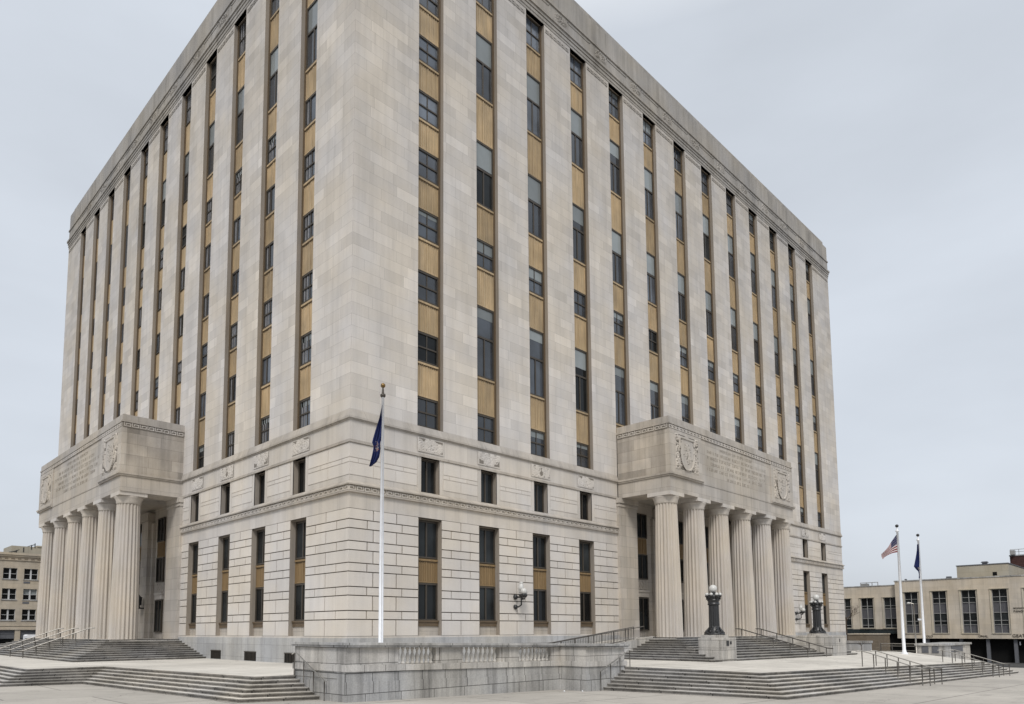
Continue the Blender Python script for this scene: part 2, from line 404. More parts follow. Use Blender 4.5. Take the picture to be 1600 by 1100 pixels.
# ------------------------------------------------------------------ the courthouse
LR_, LL_ = 71.5, 58.5
ZT, ZB = 44.4, 11.85
bld = thing('courthouse', (30, 25, -2), 'massive pale limestone office tower with vertical window strips and two columned porticoes', 'building')
cR = [5.6]+[10.44+4.99*i for i in range(12)]; WR = 1.98
cL = [5.05, 9.9, 14.75, 19.6, 24.35, 29.2, 33.9, 38.6, 43.25, 47.94, 52.7]; WL = 1.92
DG = .40           # depth of the glass behind the wall face
def shaft(F, cs, wd, L, top0):
    mb = MB()
    e = [0]
    for c in cs: e += [c-wd/2, c+wd/2]
    e.append(L)
    for i in range(0, len(e)-1, 2):
        u0, u1 = e[i], e[i+1]
        mb.quad(F(u0, 0, ZB), F(u1, 0, ZB), F(u1, 0, ZT), F(u0, 0, ZT), 0)
    for c in cs:
        a, b = c-wd/2, c+wd/2
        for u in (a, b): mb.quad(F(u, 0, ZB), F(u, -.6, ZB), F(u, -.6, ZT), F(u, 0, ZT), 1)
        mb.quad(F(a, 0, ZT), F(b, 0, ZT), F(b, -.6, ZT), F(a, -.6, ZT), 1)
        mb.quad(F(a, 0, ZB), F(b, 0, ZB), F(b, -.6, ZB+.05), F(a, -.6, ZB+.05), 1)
    return mb
for F, cs, wd, L in ((FR, cR, WR, LR_), (FL, cL, WL, LL_)):
    build(shaft(F, cs, wd, L, 0), 'shaft_wall', [M['shaft'], M['reveal']], bld)
# far sides, roof and a dark core behind the windows
mb = MB(); mb.quad((LR_, 0, -6), (LR_, LL_, -6), (LR_, LL_, 48.5), (LR_, 0, 48.5)); mb.quad((0, LL_, -6), (LR_, LL_, -6), (LR_, LL_, 48.5), (0, LL_, 48.5))
build(mb, 'rear_wall', M['shaft'], bld)
mb = MB().box(FW, 3.2, LR_-.3, 3.2, LL_-.3, -3, 47.5); build(mb, 'core', M['dark'], bld)
mb = MB().box(FW, .3, LR_-.3, .3, LL_-.3, 48.5, 48.6)
mb.box(FW, 20, 52, 20, 42, 48.5, 52); build(mb, 'roof', M['cornice'], bld)
def band(name, mat, segs, parent=bld):
    """segs: list of (F, u0, u1, [(z0, z1, proj), ...])"""
    for F, u0, u1, rows in segs:
        mb = MB()
        for z0, z1, p in rows:
            s0 = -p if (u0 == 0 and F is FR) else (.25 if u0 == 0 else u0)
            s1 = u1+(p if u1 in (LR_, LL_) else 0)
            mb.box(F, s0, s1, -.25, p, z0, z1)
        build(mb, name, mat, parent)
full = lambda rows: [(FR, 0, LR_, rows), (FL, 0, LL_, rows)]
band('cornice', M['cornice'], full([(44.4, 44.62, .03), (44.62, 44.86, .07), (44.90, 45.14, .12), (45.14, 45.36, .20)]))
band('frieze', M['cornice'], full([(45.36, 46.5, .02), (46.5, 46.66, .10)]))
band('parapet', M['cornice'], full([(46.66, 48.55, -.03)]))
mb = MB()
mb.box(FR, .3, LR_-.3, -1.2, -.3, 48.55, 49.25); mb.box(FL, 1.2, LL_-.3, -1.2, -.3, 48.55, 49.25)
build(mb, 'parapet_cap', M['cornice'], bld)
# sunk panels outlined by thin mouldings between the carved squares of the top frieze
def frieze_extra(F, cs, L):
    for c in cs:
        mb = MB(); a, b = c-1.25, c+1.55
        for (u0, u1, z0, z1) in ((a, b, 46.22, 46.3), (a, b, 45.46, 45.52), (a, a+.07, 45.46, 46.3), (b-.07, b, 45.46, 46.3)):
            mb.box(F, u0, u1, 0, .055, z0, z1)
        build(mb, 'panel_moulding', M['cornice'], bld)
for F, cs, L in ((FR, cR, LR_), (FL, cL, LL_)): frieze_extra(F, cs, L)

# carved relief: scrollwork built as a displaced grid (real relief)
def relief(name, wd, ht, nx, nz, seed, amp=.034, mat=None):
    rr = random.Random(seed); mb = MB()
    sp = [(rr.uniform(.05, .42)*wd, rr.uniform(-.36, .36)*ht, rr.uniform(13, 21)/ht, rr.choice((-1, 1)), rr.random()*6) for _ in range(16)]
    def h(x, z):
        v = 0
        for (a, b, f, s, p) in sp:
            for sg in (1, -1):
                dx, dz = x-sg*a, z-b; d = math.hypot(dx, dz)
                v = max(v, (.5+.5*math.cos(f*d*2+sg*s*math.atan2(dz, dx)+p))*math.exp(-(d/(.24*ht))**2))
        c = math.hypot(x/(.2*wd), z/(.4*ht))
        v = max(v, .55 if .86 < c < 1.02 else 0)
        e = min(wd/2-abs(x), ht/2-abs(z))
        return (v**1.5)*amp*min(1, e/(.07*ht)) if e > 0 else 0
    P = [[(-wd/2+wd*i/nx, -.004-h(-wd/2+wd*i/nx, -ht/2+ht*j/nz), -ht/2+ht*j/nz) for i in range(nx+1)] for j in range(nz+1)]
    for j in range(nz):
        for i in range(nx):
            q = [P[j][i], P[j][i+1], P[j+1][i+1], P[j+1][i]]
            hh = -sum(k[1] for k in q)/4
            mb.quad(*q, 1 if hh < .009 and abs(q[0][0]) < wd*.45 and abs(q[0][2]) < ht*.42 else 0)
    return mb.mesh(name, [mat or M['smooth'], M['recess_tone']])
rel_low = [relief('carved_panel', 2.0, .84, 52, 24, s) for s in (3, 8, 21)]
rel_top = [relief('carved_square', 1.45, .88, 40, 26, s, .10, M['cornice']) for s in (5, 12)]
def put(name, me, F, u, d, z):
    p = F(u, d, z); return place(name, me, bld, p, 0 if F is FR else -math.pi/2)
for F, cs in ((FR, cR), (FL, cL)):
    sp = cs[1:]
    for i, c in enumerate(cs):
        put('carved_square', rel_top[i % 2], F, c-2.1, .03, 45.92)
        hid = (21 < c < 49) if F is FR else (21 < c)
        if not hid: put('carved_panel', rel_low[i % 3], F, c, .035, 10.78)
# little fret under the cornice on each pier
def fret(mb, F, u0, u1, z0, h, pitch, d, t=.03):
    n = max(1, int((u1-u0)/pitch)); p = (u1-u0)/n
    for i in range(n):
        a = u0+i*p; w_ = p*.86; b = h*.17
        mb.box(F, a, a+w_, d, d+t, z0, z0+b); mb.box(F, a, a+b, d, d+t, z0+b, z0+h*.8)
        mb.box(F, a+b, a+w_*.72, d, d+t, z0+h*.63, z0+h*.8); mb.box(F, a+w_*.72-b, a+w_*.72, d, d+t, z0+h*.34, z0+h*.63)
        mb.box(F, a+w_-b*.7, a+w_, d, d+t, z0+b, z0+h)
for F, cs, wd, L in ((FR, cR, WR, LR_), (FL, cL, WL, LL_)):
    e = [0]
    for c in cs: e += [c-wd/2, c+wd/2]
    e.append(L)
    for i in range(0, len(e)-1, 2): mb = MB(); fret(mb, F, e[i]+.12, e[i+1]-.12, 43.86, .30, .42, .0, .035); build(mb, 'fret_band', M['cornice'], bld)

# windows ------------------------------------------------------------
cache = {}
def bars(mb, w_, h, items):
    for (x0, x1, z0, z1, y0, y1) in items: mb.box(FW, x0, x1, y0, y1, z0, z1)
def window_meshes(kind, w_, h, flip):
    k = (kind, round(w_, 2), round(h, 2), flip)
    if k in cache: return cache[k]
    s = -1 if flip else 1
    f = MB(); t = .085; a = w_/2
    it = [(-a, -a+t, 0, h, -.07, .05), (a-t, a, 0, h, -.07, .05), (-a+t, a-t, 0, t, -.09, .05), (-a+t, a-t, h-t*1.2, h, -.07, .05)]
    pn = [(-a+t, a-t, t, h-t*1.2)]
    if kind == 'sash': it += [(-a+t, a-t, h*.48, h*.48+.09, -.06, .03), (-.035, .035, t, h*.48, -.03, .03), (-.035, .035, h*.48+.09, h-t*1.2, -.04, .03)]
    if kind == 'tall': it += [(-a+t, a-t, h*.55, h*.55+.13, -.06, .03), (-.05, .05, t, h*.55, -.05, .03)]
    if kind == 'case': it += [(s*.32*a-.04, s*.32*a+.04, t, h-t*1.2, -.05, .03)]
    if kind == 'twin': it += [(-.05, .05, t, h-t*1.2, -.06, .03)]
    bars(f, w_, h, it)
    p = MB(); x0, x1, z0, z1 = pn[0]; p.box(FW, x0, x1, .0, .02, z0, z1)
    nm = {'sash': 'sash_window', 'tall': 'tall_window', 'case': 'casement_window', 'twin': 'base_window'}[kind]
    cache[k] = (nm, f.mesh(nm, M['bronze']), [p.mesh('pane', M['glass_dk' if kind == 'twin' or q_ == 2 else 'glass_lt' if q_ == 1 else 'glass']) for q_ in range(3)], (a, t, h, s)); return cache[k]
def blind_mesh(kind, a, t, h, s, frac):
    k = ('bl', kind, round(a, 2), round(h, 2), s, round(frac, 1))
    if k in cache: return cache[k]
    mb = MB()
    if kind == 'tall': z1 = h-t*1.2; z0 = z1-(z1-h*.55-.13)*frac; mb.box(FW, -a+t, a-t, -.012, -.002, z0, z1)
    elif kind == 'sash': z1 = h-t*1.2; z0 = z1-(h*.45)*frac; mb.box(FW, -a+t, -.036, -.012, -.002, z0, z1); mb.box(FW, .036, a-t, -.012, -.002, z0, z1)
    elif kind == 'curt':
        for x0, x1 in ((.28, .44), (.62, .80)):
            q = sorted((s*x0*a*1.0, s*x1*a)); mb.box(FW, q[0], q[1], -.012, -.002, t, h-t*1.2)
    cache[k] = mb.mesh('blind' if kind != 'curt' else 'curtain', M['blind'] if kind != 'curt' else M['curtain']); return cache[k]
rest = {}
def window(F, kind, c, w_, z0, z1, blind=0, curt=False, depth=DG, far=False):
    nm, fm, pm, prm = window_meshes(kind, w_, z1-z0, F is FL)
    p = F(c, -depth, z0); rz = 0 if F is FR else -math.pi/2
    if far:
        mb = rest.setdefault('w', MB()); mb.box(F, c-w_/2, c+w_/2, -depth-.02, -depth+.02, z0, z1); return
    o = place(nm, fm, bld, p, rz); sub('pane', pm[rnd.choice((0, 0, 0, 1, 1, 2))], o)
    if blind: sub('blind', blind_mesh(kind, *prm, blind), o)
    if curt: sub('curtain', blind_mesh('curt', *prm, 1), o)
def spandrel_mesh(w_, h, mat):
    k = ('sp', round(w_, 2), round(h, 2), mat)
    if k in cache: return cache[k]
    mb = MB(); a = w_/2
    mb.box(FW, -a, a, -.02, .06, 0, h)
    n = 10; p = 2*a/n
    for i in range(n+1):
        x = -a+i*p; mb.box(FW, max(-a, x-(.05 if i % 5 == 0 else .028)), min(a, x+(.05 if i % 5 == 0 else .028)), -.06 if i % 5 == 0 else -.045, -.02, .07, h-.19)
    mb.box(FW, -a, a, -.07, -.02, 0, .07)
    mb.box(FW, -a, a, -.10, -.02, h-.12, h)
    m2 = 11
    for i in range(m2): x = -a+(i+.5)*2*a/m2; mb.box(FW, x-.03, x+.03, -.07, -.02, h-.19, h-.12, 1)
    cache[k] = mb.mesh('spandrel', [M[mat], M['bronze_br']]); return cache[k]
def spandrel(F, c, w_, z0, z1, mat='spandrel', depth=DG, far=False):
    if far:
        mb = rest.setdefault('s', MB()); mb.box(F, c-w_/2, c+w_/2, -depth-.02, -depth+.02, z0, z1); return
    p = F(c, -depth, z0); place('spandrel', spandrel_mesh(w_, z1-z0, mat), bld, p, 0 if F is FR else -math.pi/2)
S9 = [(11.95, 13.75), (15.9, 17.72), (19.68, 21.52), (23.6, 25.42), (27.45, 29.28), (31.22, 33.05), (35.0, 36.7), (38.7, 40.5), (42.15, 44.4)]
for k, c in enumerate(cR):
    pw = WR-.24
    if k == 0: rows = [('sash', a, b) for a, b in S9]
    else: rows = [('sash', 11.95, 13.75), ('tall', 16.2, 20.92), ('sash', 23.55, 25.42), ('tall', 27.85, 32.25), ('tall', 35.5, 39.95), ('sash', 42.15, 44.4)]
    for i, (kd, a, b) in enumerate(rows):
        if kd == 'tall': bl = (.35, .95, .97)[{1: 0, 3: 1, 4: 2}[i]] if rnd.random() > .15 else rnd.choice((.4, .6, .7))
        else: bl = rnd.choice((0, 0, 0, .5, .8, .3)) if k else rnd.choice((0, 0, 0, 0, .3))
        if k == 4 and i == 4: bl = .6
        window(FR, kd, c, pw, a, b, bl)
        if i: spandrel(FR, c, pw, rows[i-1][2]+.04, a-.02)
for k, c in enumerate(cL):
    pw = WL-.24
    rows = [('sash', 11.95, 13.72), ('case', 15.86, 17.72), ('sash', 19.72, 21.5), ('sash', 23.6, 25.35), ('sash', 27.45, 29.28), ('case', 31.1, 32.9), ('tall', 34.95, 39.15), ('sash', 41.75, 44.4)]
    rows = [((kd if not (k == 0 and i == 1) else 'sash'), a, b) for i, (kd, a, b) in enumerate(rows)]
    if k: rows[3] = ('case', 23.6, 25.35); rows[4] = ('case', 27.45, 29.28); rows[5] = ('sash', 31.1, 32.9)
    far = k >= 7
    for i, (kd, a, b) in enumerate(rows):
        window(FL, kd, c, pw, a, b, .95 if kd == 'tall' else rnd.choice((0, 0, .4)) if kd == 'sash' else 0, kd != 'tall' and rnd.random() < .8, far=far)
        if i: spandrel(FL, c, pw, rows[i-1][2]+.04, a-.02, far=k >= 4)
for F, cs, wd in ((FR, cR, WR), (FL, cL, WL)):
    for c in cs:
        mb = MB()
        for s in (-1, 1):
            u = c+s*(wd/2-.06); mb.box(F, u-.058, u+.058, -DG-.05, -DG+.13, ZB+.04, ZT)
        mb.box(F, c-wd/2, c+wd/2, -DG-.05, -DG+.10, ZB+.02, ZB+.09); build(mb, 'window_surround', M['bronze_br'], bld)
tag(build(rest['w'], 'far_windows', M['glass'], bld), kind='stuff')
tag(build(rest['s'], 'far_spandrels', M['spandrel'], bld), kind='stuff')

# base storeys ---------------------------------------------------------
COURSES = [-.27, .63, 1.09, 1.89, 2.35, 3.15, 3.61, 4.29, 4.77, 5.45, 5.93, 6.52]
GW, MW = 1.74, 1.40
def base_front(F, u0, u1, cs, start):
    """rusticated front between u0 and u1 with the openings at cs"""
    bed = MB(); sm = MB()
    bd = -.09
    e = [u0]
    for c in cs: e += [c-GW/2, c+GW/2]
    e.append(u1)
    for i in range(0, len(e)-1, 2):
        a, b = e[i], e[i+1]
        if b-a < .15: continue
        bed.quad(F(a, bd, -.35), F(b, bd, -.35), F(b, bd, 6.52), F(a, bd, 6.52))
        a2 = a+(.0 if i else start); L = b-a2; blocks = MB()
        for j, (z0, z1) in enumerate(zip(COURSES[:-1], COURSES[1:])):
            n = max(1, round(L/(1.7 if j % 2 == 0 else 2.0))); n = max(n, 2 if L > 2 else 1)
            if j % 2 == 0: cuts = [a2+L*q/n for q in range(n+1)]
            else:
                cuts = [a2+L*q/n+(L/n*.5) for q in range(n)]; cuts = [a2]+cuts+[b]
                if n == 1: cuts = [a2, a2+L*.3, a2+L*.75, b]
            for q, r_ in zip(cuts[:-1], cuts[1:]):
                g0 = .036; lo = q+(g0 if q > a2+.01 else (0 if i == 0 else .03)); hi = r_-(g0 if r_ < b-.01 else .03 if i < len(e)-2 else 0)
                blocks.box(F, lo, hi, bd-.02, 0, z0+.03, z1-.025)
        build(blocks, 'rusticated_pier', M['block'], bld)
    # opening reveals
    for c in cs:
        a, b = c-GW/2, c+GW/2
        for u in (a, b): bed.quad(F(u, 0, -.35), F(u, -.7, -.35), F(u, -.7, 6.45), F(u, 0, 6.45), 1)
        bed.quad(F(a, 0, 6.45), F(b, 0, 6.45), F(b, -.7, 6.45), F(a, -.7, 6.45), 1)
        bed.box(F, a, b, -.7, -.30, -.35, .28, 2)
    # smooth courses and the mezzanine storey
    u0 = 0 if u0 < .2 else u0
    sm.quad(F(u0, -.001, 6.52), F(u1, -.001, 6.52), F(u1, -.001, 7.38), F(u0, -.001, 7.38))
    sm.quad(F(u0, -.001, 6.52), F(u1, -.001, 6.52), F(u1, -.3, 6.52), F(u0, -.3, 6.52))
    e2 = [u0]
    for c in cs: e2 += [c-MW/2, c+MW/2]
    e2.append(u1)
    for i in range(0, len(e2)-1, 2):
        a, b = e2[i], e2[i+1]
        sm.quad(F(a, -.02, 7.8), F(b, -.02, 7.8), F(b, -.02, 10.1), F(a, -.02, 10.1))
        l = .30 if i else start; r_ = .30 if i < len(e2)-2 else 0
        p0, p1 = a+l, b-r_; L = p1-p0
        if L < .5: continue
        sm.box(F, a+(.0 if i else start), p0-.03, -.05, .0, 8.0, 10.06) if i else None
        if r_: sm.box(F, p1+.03, b, -.05, .0, 8.0, 10.06)
        n = max(2, round(L/1.75)); blocks = MB()
        for j, (z0, z1) in enumerate(((8.3, 8.98), (8.98, 9.24), (9.24, 10.04))):
            cuts = [p0+L*q/n for q in range(n+1)] if j != 1 else [p0]+[p0+L*(q+.35)/n for q in range(n)]+[p1]
            for q, s_ in zip(cuts[:-1], cuts[1:]): blocks.box(F, q+.018, s_-.018, -.05, .005, z0+.02, z1-.02)
        build(blocks, 'rusticated_panel', M['block'], bld)
    for c in cs:
        a, b = c-MW/2, c+MW/2
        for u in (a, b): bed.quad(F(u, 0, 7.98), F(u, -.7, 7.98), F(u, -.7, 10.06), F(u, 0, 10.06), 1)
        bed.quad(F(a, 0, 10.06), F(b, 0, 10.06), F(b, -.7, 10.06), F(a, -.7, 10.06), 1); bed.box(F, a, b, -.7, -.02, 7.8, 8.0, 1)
    sm.quad(F(u0, -.002, 10.1), F(u1, -.002, 10.1), F(u1, -.002, 11.5), F(u0, -.002, 11.5))
    build(bed, 'base_wall', [M['joint'], M['reveal'], M['band']], bld); build(sm, 'smooth_courses', M['smooth'], bld)
    for c in cs:
        w_ = GW-.06
        window(F, 'twin', c, w_, 4.22, 6.42); window(F, 'twin', c, w_, .62, 2.78)
        spandrel(F, c, w_, 2.80, 4.18, 'spandrel_dk')
        mb = MB(); mb.box(F, c-w_/2, c+w_/2, -DG-.05, -DG+.16, .28, .60); mb.box(F, c-w_/2, c+w_/2, -DG-.05, -DG+.22, .53, .62); build(mb, 'window_sill', M['bronze_br'], bld)
        window(F, 'twin', c, MW-.06, 8.02, 10.04)
base_front(FR, 0, 24.4, cR[:4], 0); base_front(FR, 46.3, LR_, [60.3, 65.6], 0.05)
base_front(FL, 0.112, 22.5, [5.2, 10.05, 14.95, 20.0], 0.0); base_front(FL, 45.4, LL_, [50.5], .05)
segs = [(FR, 0, 24.4), (FR, 46.3, LR_), (FL, 0, 22.5), (FL, 45.4, LL_)]
band('string_course', M['band'], [(F, a, b, [(10.06, 10.14, .07), (10.14, 10.22, .035), (11.29, 11.36, .06), (11.36, 11.47, .13)]) for F, a, b in segs])
# sloped weathering above the string course, broad belt with the meander
for F, a, b in segs:
    mb = MB()
    mb.quad(F(a or -.12, .12, 11.47), F(b, .12, 11.47), F(b, .0, 11.86), F(a, .0, 11.86))
    mb.quad(F(a or -.2, .2, 7.8), F(b, .2, 7.8), F(b, -.01, 8.0), F(a, -.01, 8.0))
    build(mb, 'weathering', M['band'], bld)
band('belt_course', M['band'], [(F, a, b, [(7.36, 7.44, .14), (7.44, 7.74, .10), (7.74, 7.81, .21)]) for F, a, b in segs])
for F, a, b in segs:
    mb = MB(); mb.box(F, a if (a or F is FR) else .25, b, -.2, .104, 7.45, 7.73); build(mb, 'meander_ground', M['belt_ground'], bld)
    mb = MB(); fret(mb, F, a-(.1 if a == 0 else 0), b, 7.46, .26, .50, .10, .045)
    build(mb, 'meander_band', M['smooth'], bld)
for F, a, b in segs:
    mb = MB()
    lo = -.04 if (a == 0 and F is FR) else (.5 if a < 1 else a)
    zb = -.35 if not (F is FR and a > 40) else -.62
    mb.box(F, lo, b+(.04 if b in (LR_, LL_) else 0), -.5, .04, -4, zb)
    if zb < -.5: mb.box(F, lo, b, -.5, .01, zb, -.3)
    build(mb, 'plinth', M['plinth'], bld)
for F, a, b in segs:
    mb = MB(); mb.box(F, a if (a or F is FR) else .3, b, -.3, -.005, -.36, -.26); build(mb, 'plinth_course', M['smooth'], bld)
for c in (5.6, 10.65, 15.6):
    f = MB(); f.box(FL, c-.78, c+.78, .02, .052, -1.78, -1.22); fo = build(f, 'basement_window', M['dark'], bld)
    f = MB()
    for i in range(9): u = c-.7+i*.175; f.box(FL, u-.012, u+.012, .052, .075, -1.76, -1.24)
    f.box(FL, c-.78, c+.78, .052, .08, -1.26, -1.2)
    build(f, 'grille', M['bronze'], fo)

# porticoes --------------------------------------------------------------
def portico(F, a, b, D, cols, zt, carve_seed, jut, ctr):
    """entablature block from u=a to u=b, projecting D; cols = list of column centres"""
    p = MB()
    i_ = 2.0
    p.box(F, a, b, D-i_, D, 10.1, zt-.9); p.box(F, a, a+i_, 0, D-i_, 10.1, zt-.9); p.box(F, b-i_, b, 0, D-i_, 10.1, zt-.9)
    p.box(F, a+i_, b-i_, 0, D-i_, 10.6, zt-.9)
    q = place('portico', p.mesh('portico', M['portico']), bld)
    def ch(mb, name, mat, smooth=False): return build(mb, name, mat, q, smooth)
    up_ = MB(); up_.box(F, a-.04, b+.04, 0, D+.04, zt-.92, zt-.56); up_.box(F, a-.09, b+.09, 0, D+.09, zt-.56, zt-.44); up_.box(F, a-.02, b+.02, 0, D+.02, zt-.44, zt)
    ch(up_, 'coping', M['band'])
    fr = MB(); fret(fr, F, a, b, zt-.88, .29, .5, D+.04, .04)
    Fs = (lambda u, d, z: F(a+.04-d-.08+.04, u, z))
    fret(fr, lambda u, d, z: F(a-d, u, z), .1, D, zt-.88, .29, .5, .04, .04)
    ch(fr, 'meander_band', M['smooth'])
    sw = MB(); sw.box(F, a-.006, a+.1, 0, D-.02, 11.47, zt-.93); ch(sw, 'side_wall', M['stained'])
    kb = MB(); kb.box(F, a-.044, b+.044, 0, D+.044, zt-.90, zt-.57); ch(kb, 'band_ground', M['recess_tone'])
    # pavilions at both ends of the front, mouldings below them
    w1 = jut
    for u0, u1 in ((a, a+w1), (b-w1, b)):
        pv = MB()
        pv.box(F, u0-(.012 if u0 == a else 0), u1+(.012 if u1 == b else 0), D-.3, D+.07, 11.46, zt-.93)
        ch(pv, 'end_pier', M['portico'])
    mo = MB()
    for u0, u1 in ((a, a+w1+.1), (b-w1-.1, b+.14)):
        mo.box(F, u0-(.14 if u0 == a else 0), u1, D-.3, D+.22, 11.33, 11.46); mo.box(F, u0-(.08 if u0 == a else 0), u1, D-.3, D+.14, 11.22, 11.33)
    mo.box(F, a-.14, a+.2, 0, D-.3, 11.33, 11.46); mo.box(F, a-.08, a+.2, 0, D-.3, 11.22, 11.33)
    mo.box(F, a+w1+.1, b-w1-.1, D-.1, D+.03, 11.20, 11.30)
    ch(mo, 'moulding', M['band'])
    # carved coats of arms
    for j, uc in enumerate((a+w1*.52, b-w1*.52)):
        sh = shield(w1*.74, 2.75, carve_seed+j)
        pp = F(uc, D+.072, 13.15)
        place('carved_arms', sh, q, pp, 0 if F is FR else -math.pi/2)
    # worn inscription: rows of shallow cut strokes
    ins = MB(); rr = random.Random(carve_seed)
    span = (a+w1+.5, b-w1-.4)
    for r_ in range(6):
        z = 14.25-r_*.45; lo = span[0]+rr.uniform(0, 1.6); hi = span[1]-rr.uniform(0, 1.6)
        if r_ in (0, 5): lo += 2.6; hi -= 3
        u = lo
        while u < hi:
            for k in range(rr.randint(2, 9)):
                if u > hi: break
                wd_ = rr.uniform(.11, .17); ty = rr.randint(0, 4); hgt = .24; D0, D1 = D, D+.010
                ins.box(F, u, u+.03, D0, D1, z, z+hgt)
                if ty in (0, 1): ins.box(F, u+wd_, u+wd_+.03, D0, D1, z, z+hgt)
                if ty in (0, 2): ins.box(F, u+.03, u+wd_, D0, D1, z+hgt*.42, z+hgt*.54)
                if ty in (2, 3): ins.box(F, u+.03, u+wd_, D0, D1, z+hgt-.03, z+hgt)
                if ty in (1, 3): ins.box(F, u+.03, u+wd_, D0, D1, z, z+.03)
                u += wd_+.10
            u += .22
    ch(ins, 'inscription', M['engrave'])
    st = MB(); st.box(F, a-.5, b+.5, 0, D+.45, -2.6, SZ); ch(st, 'stylobate', M['granite_lt'])
    # columns
    for uc in cols:
        c = F(uc, D-.95, SZ); cc = MB()
        prof = [(.97, SZ)]
        Hs = 9.3-SZ
        for k in range(13): s_ = k/12; prof.append((.955-.165*s_**1.35, SZ+.02+Hs*s_))
        cc.lathe(c, prof, 160, flute=(.01, Hs+.1), nfl=20)
        cm = place('column', cc.mesh('column', M['column']), q)
        cap = MB(); cap.lathe(c, [(.80, 9.28), (.83, 9.34), (.82, 9.38), (.86, 9.44), (.84, 9.50), (.95, 9.72), (.98, 9.80), (.93, 9.84)], 40)
        build(cap, 'capital', M['column'], q, True)
        ab = MB(); x, y, _ = c; ab.box(FW, x-.97, x+.97, y-.97, y+.97, 9.83, 10.1); build(ab, 'abacus', M['smooth'], q)
    # wall behind the columns: end piers, pilasters, bays
    K = -1.6
    bw = MB(); bw.quad(F(a-.6, K, SZ), F(b+.6, K, SZ), F(b+.6, K, 11.9), F(a-.6, K, 11.9), 0)
    bw.quad(F(a-.3, .0, 10.61), F(b+.3, .0, 10.61), F(b+.3, K, 10.61), F(a-.3, K, 10.61))
    bw.quad(F(a-.3, .45, SZ-.01), F(b+.3, .45, SZ-.01), F(b+.3, K, SZ-.01), F(a-.3, K, SZ-.01))
    ch(bw, 'porch_wall', M['portico'])
    for u0, u1 in ((a-.25, a+2.15), (b-2.15, b+.25)):
        an = MB()
        an.box(F, u0, u1, K, .22, SZ, 9.45); an.box(F, u0-.06, u1+.06, K, .29, 9.45, 9.62); an.box(F, u0-.10, u1+.10, K, .34, 9.72, 10.1); an.box(F, u0, u1, K, .24, 9.62, 9.72)
        ch(an, 'end_pilaster', M['portico'])
    for c0, c1 in zip(ctr[:-1], ctr[1:]):
        pl = MB()
        m_ = (c0+c1)/2; pl.box(F, m_-.75, m_+.75, K, K+.55, SZ, 9.6); pl.box(F, m_-1.15, m_+1.15, K, K+.25, SZ, 9.4); pl.box(F, m_-.83, m_+.83, K, K+.62, 9.6, 10.3)
        ch(pl, 'pilaster', M['portico'])
    for ic, c in enumerate(ctr):
        hw = .78 if ic == 0 else 1.4
        fr_ = MB(); fr_.box(F, c-.8, c+.8, K, K+.16, 2.75, 3.15); fr_.box(F, c-.86, c+.86, K, K+.24, 3.15, 3.30); ch(fr_, 'door_lintel', M['smooth'])
        rl = MB(); fret(rl, F, c-.75, c+.75, 3.4, .7, .5, K, .05); ch(rl, 'relief', M['carved'])
        for z0, z1 in ((.0, 2.7), (4.22, 6.3), (7.65, 9.7)):
            wf = MB(); wf.box(F, c-hw, c-hw+.1, K, K+.14, z0, z1); wf.box(F, c+hw-.1, c+hw, K, K+.14, z0, z1); wf.box(F, c-.04, c+.04, K, K+.11, z0, z1); wf.box(F, c-hw+.1, c+hw-.1, K, K+.12, z0, z0+.09); wf.box(F, c-hw+.1, c+hw-.1, K, K+.12, z1-.09, z1)
            ch(wf, 'porch_window', M['bronze'])
            gp = MB(); gp.box(F, c-hw+.1, c+hw-.1, K, K+.06, z0+.09, z1-.09); ch(gp, 'porch_pane', M['glass_dk'])
        sp_ = MB(); sp_.box(F, c-hw+.03, c+hw-.03, K, K+.09, 6.3, 7.65)
        for i in range(6): u = c-.62+i*.25; sp_.box(F, u-.04, u+.04, K+.09, K+.13, 6.4, 7.55)
        ch(sp_, 'porch_spandrel', M['spandrel_dk'])
    return q
